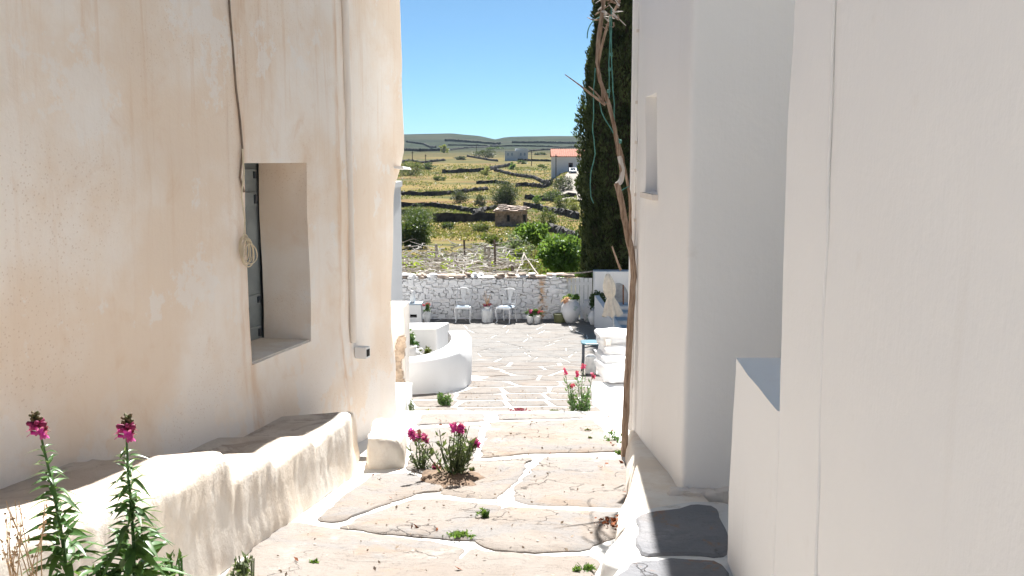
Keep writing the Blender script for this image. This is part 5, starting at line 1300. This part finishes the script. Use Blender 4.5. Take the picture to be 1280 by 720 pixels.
# clumps in the paving
def flower_clump(name, label, foot, h, w, stems, heads, leaf_m, n, petal, leaf=.035, group=None, head=1.):
    """foot: world; heads: list of (dx, z) flower spikes"""
    foot = Vector(foot); th = thing(name, label, 'plant', foot, group); mb = MB(); c = []; ds = []
    tips = [Vector((foot.x + dx, foot.y + random.uniform(-.08, .08), foot.z + z)) for dx, z in heads]
    tips += [foot + Vector((random.uniform(-1, 1) * w, random.uniform(-1, 1) * w * .7, h * random.uniform(.45, .9))) for _ in range(stems)]
    per = n // len(tips)
    for i, t in enumerate(tips):
        b0 = foot + Vector(((t.x - foot.x) * .25, random.uniform(-.03, .03), 0)); m1 = b0.lerp(t, .5) + Vector((random.uniform(-.02, .02), 0, 0)); mb.tube([b0, m1, t], [.006, .005, .0025], 5)
        for _ in range(per):
            s = random.random() ** .8 * .92; q = (b0.lerp(m1, s * 2) if s < .5 else m1.lerp(t, s * 2 - 1)); sp = .5 * leaf + .03 * (1 - s)
            o = Vector((random.gauss(0, 1), random.gauss(0, 1), .3)).normalized(); c.append(tuple(q + o * sp)); ds.append(tuple(o + Vector((0, 0, .6))))
    mb.obj('stems', M['snap_dull'], th); leaves(np.array(c), leaf, leaf_m, 'foliage', np.array(ds), .35, .32, th)
    for t in tips[:len(heads)]:
        p, d = cloud(t + Vector((0, 0, -.02)), (.036 * head, .036 * head, .050 * head), int(90 * head), 12, .4); leaves(p, .034 * head, petal, 'flower_head', d, .6, .8, th)
    return th
f1 = on(566, 602, base_g); flower_clump('snapdragon_bush', 'leafy snapdragon bush with magenta heads growing out of the alley paving', f1 + Vector((0, .12, -.0)), .42, .14, 16, [(-.30, .36), (.02, .42), (.055, .40), (.16, .25), (-.22, .30)], M['snap_dull'], 620, M['pink'], .045, head=.85)
f2 = on(527, 588, base_g); flower_clump('dried_snapdragon', 'darker half dry snapdragon clump beside the magenta bush', f2, .26, .10, 10, [(-.03, .30), (.12, .05)], M['snap_dull'], 260, M['pink_dark'], .035)
tag(MB().add(*rockshape(f1.x - .03, f1.y - .03, f1.z + .0, .20, .26, .028, 5, 0, .2, .3, 6)).obj('soil_patch', M['soil'], smooth=180), 'patch of dry litter and soil under the magenta snapdragon bush', 'soil')
f3 = on(727, 517, base_g) ; f3 = Vector((f3.x, STEP_Y + .12, g_terr(f3.x, STEP_Y + .12))); sc3 = STEP_Y / F
flower_clump('snapdragon_bush', 'upright snapdragon bush with red heads below the step', f3, .52, .12, 15, [(-.16, .60), (-.03, .60), (.04, .70), (.15, .57), (-.08, .45)], M['snap_leaf'], 900, M['red'], .045, head=.7)
f4 = on(557, 508, lambda x, y: g_terr(x, y)); flower_clump('small_bush', 'small round green plant on the terrace before the curved planter', f4, .20, .10, 16, [], M['snap_leaf'], 420, M['pink'], .04)
for u, v, rx, h, mt, lab, Y in ((522, 521, .10, .12, 'snap_leaf', 'green weed at the foot of the white corner step', 10.9), (514, 515, .05, .25, 'snap_dull', 'thin weed climbing the white corner step', 10.95), (532, 514, .09, .05, 'bush_yellow', 'yellow green weed behind the step edge', 11.0),
    (647, 515, .16, .07, 'pink_dark', 'low row of pink flowers peeping over the step edge', 11.0), (693, 516, .07, .05, 'bush_olive', 'small orange tinted weed beside the red snapdragon bush', 11.0),
    (770, 553, .10, .11, 'bush_bright', 'fresh green weed beside the vine foot', None), (776, 568, .04, .03, 'bush_bright', 'tiny weed at the vine foot', None), (606, 649, .05, .07, 'bush_bright', 'small weed at the end of the white diagonal joint', None), (570, 672, .10, .035, 'bush_bright', 'flat green weed in the curved white joint', None),
    (728, 715, .06, .05, 'bush_bright', 'weed sprouting by the white lime edge', None), (735, 540, .025, .03, 'bush_olive', 'tiny weed in a paving crack by the lime triangle', None), (738, 550, .025, .03, 'bush_olive', 'lower tiny weed in a paving crack by the lime triangle', None), (392, 708, .03, .03, 'bush_bright', 'tiny lone weed on the biggest flagstone by the bench', None), (590, 590, .03, .03, 'bush_olive', 'tiny weed beside the magenta snapdragon bush', None)):
    q = on(u, v, base_g) if Y is None else Vector((P(u, v, Y).x, Y, g_terr(P(u, v, Y).x, Y) + (.1 if Y > 10.9 and h < .2 else 0)))
    tuft('weed', lab, (q.x, q.y, q.z + h * .5), (rx, rx * .8, h * .55), int(60 + 900 * rx), .028 if Y is None else .035, M[mt], cat='weed', group='weeds in the paving joints', foot=q.z)
q = on(770, 658, base_g); p = np.column_stack([rng.normal(q.x, .05, 110), rng.normal(q.y, .05, 110), q.z + .022 + abs(rng.normal(0, .008, 110))])
o = leaves(p, .026, M['leaf_litter'], 'leaf_litter', None, 1, .7); o['kind'] = 'stuff'; o['label'] = 'small heap of dry brown leaves against the white lime edge'

# grit and dry bits blown over the paving
c = []
for k in range(520):
    y_ = random.uniform(4.2, 15); x_ = random.uniform(-1.3 if y_ < 8 else -.9, .75); c.append((x_, y_, ground(x_, y_) + .024))
o = leaves(np.array(c), .020, M['plaster_brown'], 'grit', np.tile([1., .3, 0], (len(c), 1)), .7, .6); o['kind'] = 'stuff'; o['label'] = 'fine grit and dry bits scattered over the paving'
c = []
for k in range(45):
    y_ = random.uniform(4.5, 10.5); x_ = random.choice((random.uniform(.55, .80) + .1 * (y_ - 6.5), random.uniform(-1.2, .7))); c.append((x_, y_, g_alley(x_, y_) + .026))
o = leaves(np.array(c), .034, M['leaf_litter'], 'fallen_leaves', np.tile([1., .3, 0], (len(c), 1)), .6, .5); o['kind'] = 'stuff'; o['label'] = 'scattered dry brown leaves on the alley paving'

# ------------------------------------------------------------------ thin summer haze over the whole place
hz_ = NT('summer_haze'); hz_.t.nodes.remove(hz_.b)
pv = hz_.n('ShaderNodeVolumePrincipled'); pv.inputs['Color'].default_value = (.62, .80, 1, 1); pv.inputs['Density'].default_value = .00005; pv.inputs['Anisotropy'].default_value = .2
hz_.t.links.new(pv.outputs[0], hz_.t.nodes['Material Output'].inputs['Volume'])
zlo = min(v[2] for v in [(c_[0], c_[1], terrain(c_[0], c_[1])) for c_ in [(x_, y_) for y_ in (29, 45, 60, 90, 124, 160, 300, 2500) for x_ in (-300, 0, 300)]]) - 80
hb = MB().box(-9000, 9000, -200, 2750, zlo, 60).obj('haze', hz_.m); hb['kind'] = 'stuff'; hb['label'] = 'thin bluish summer haze in the air'
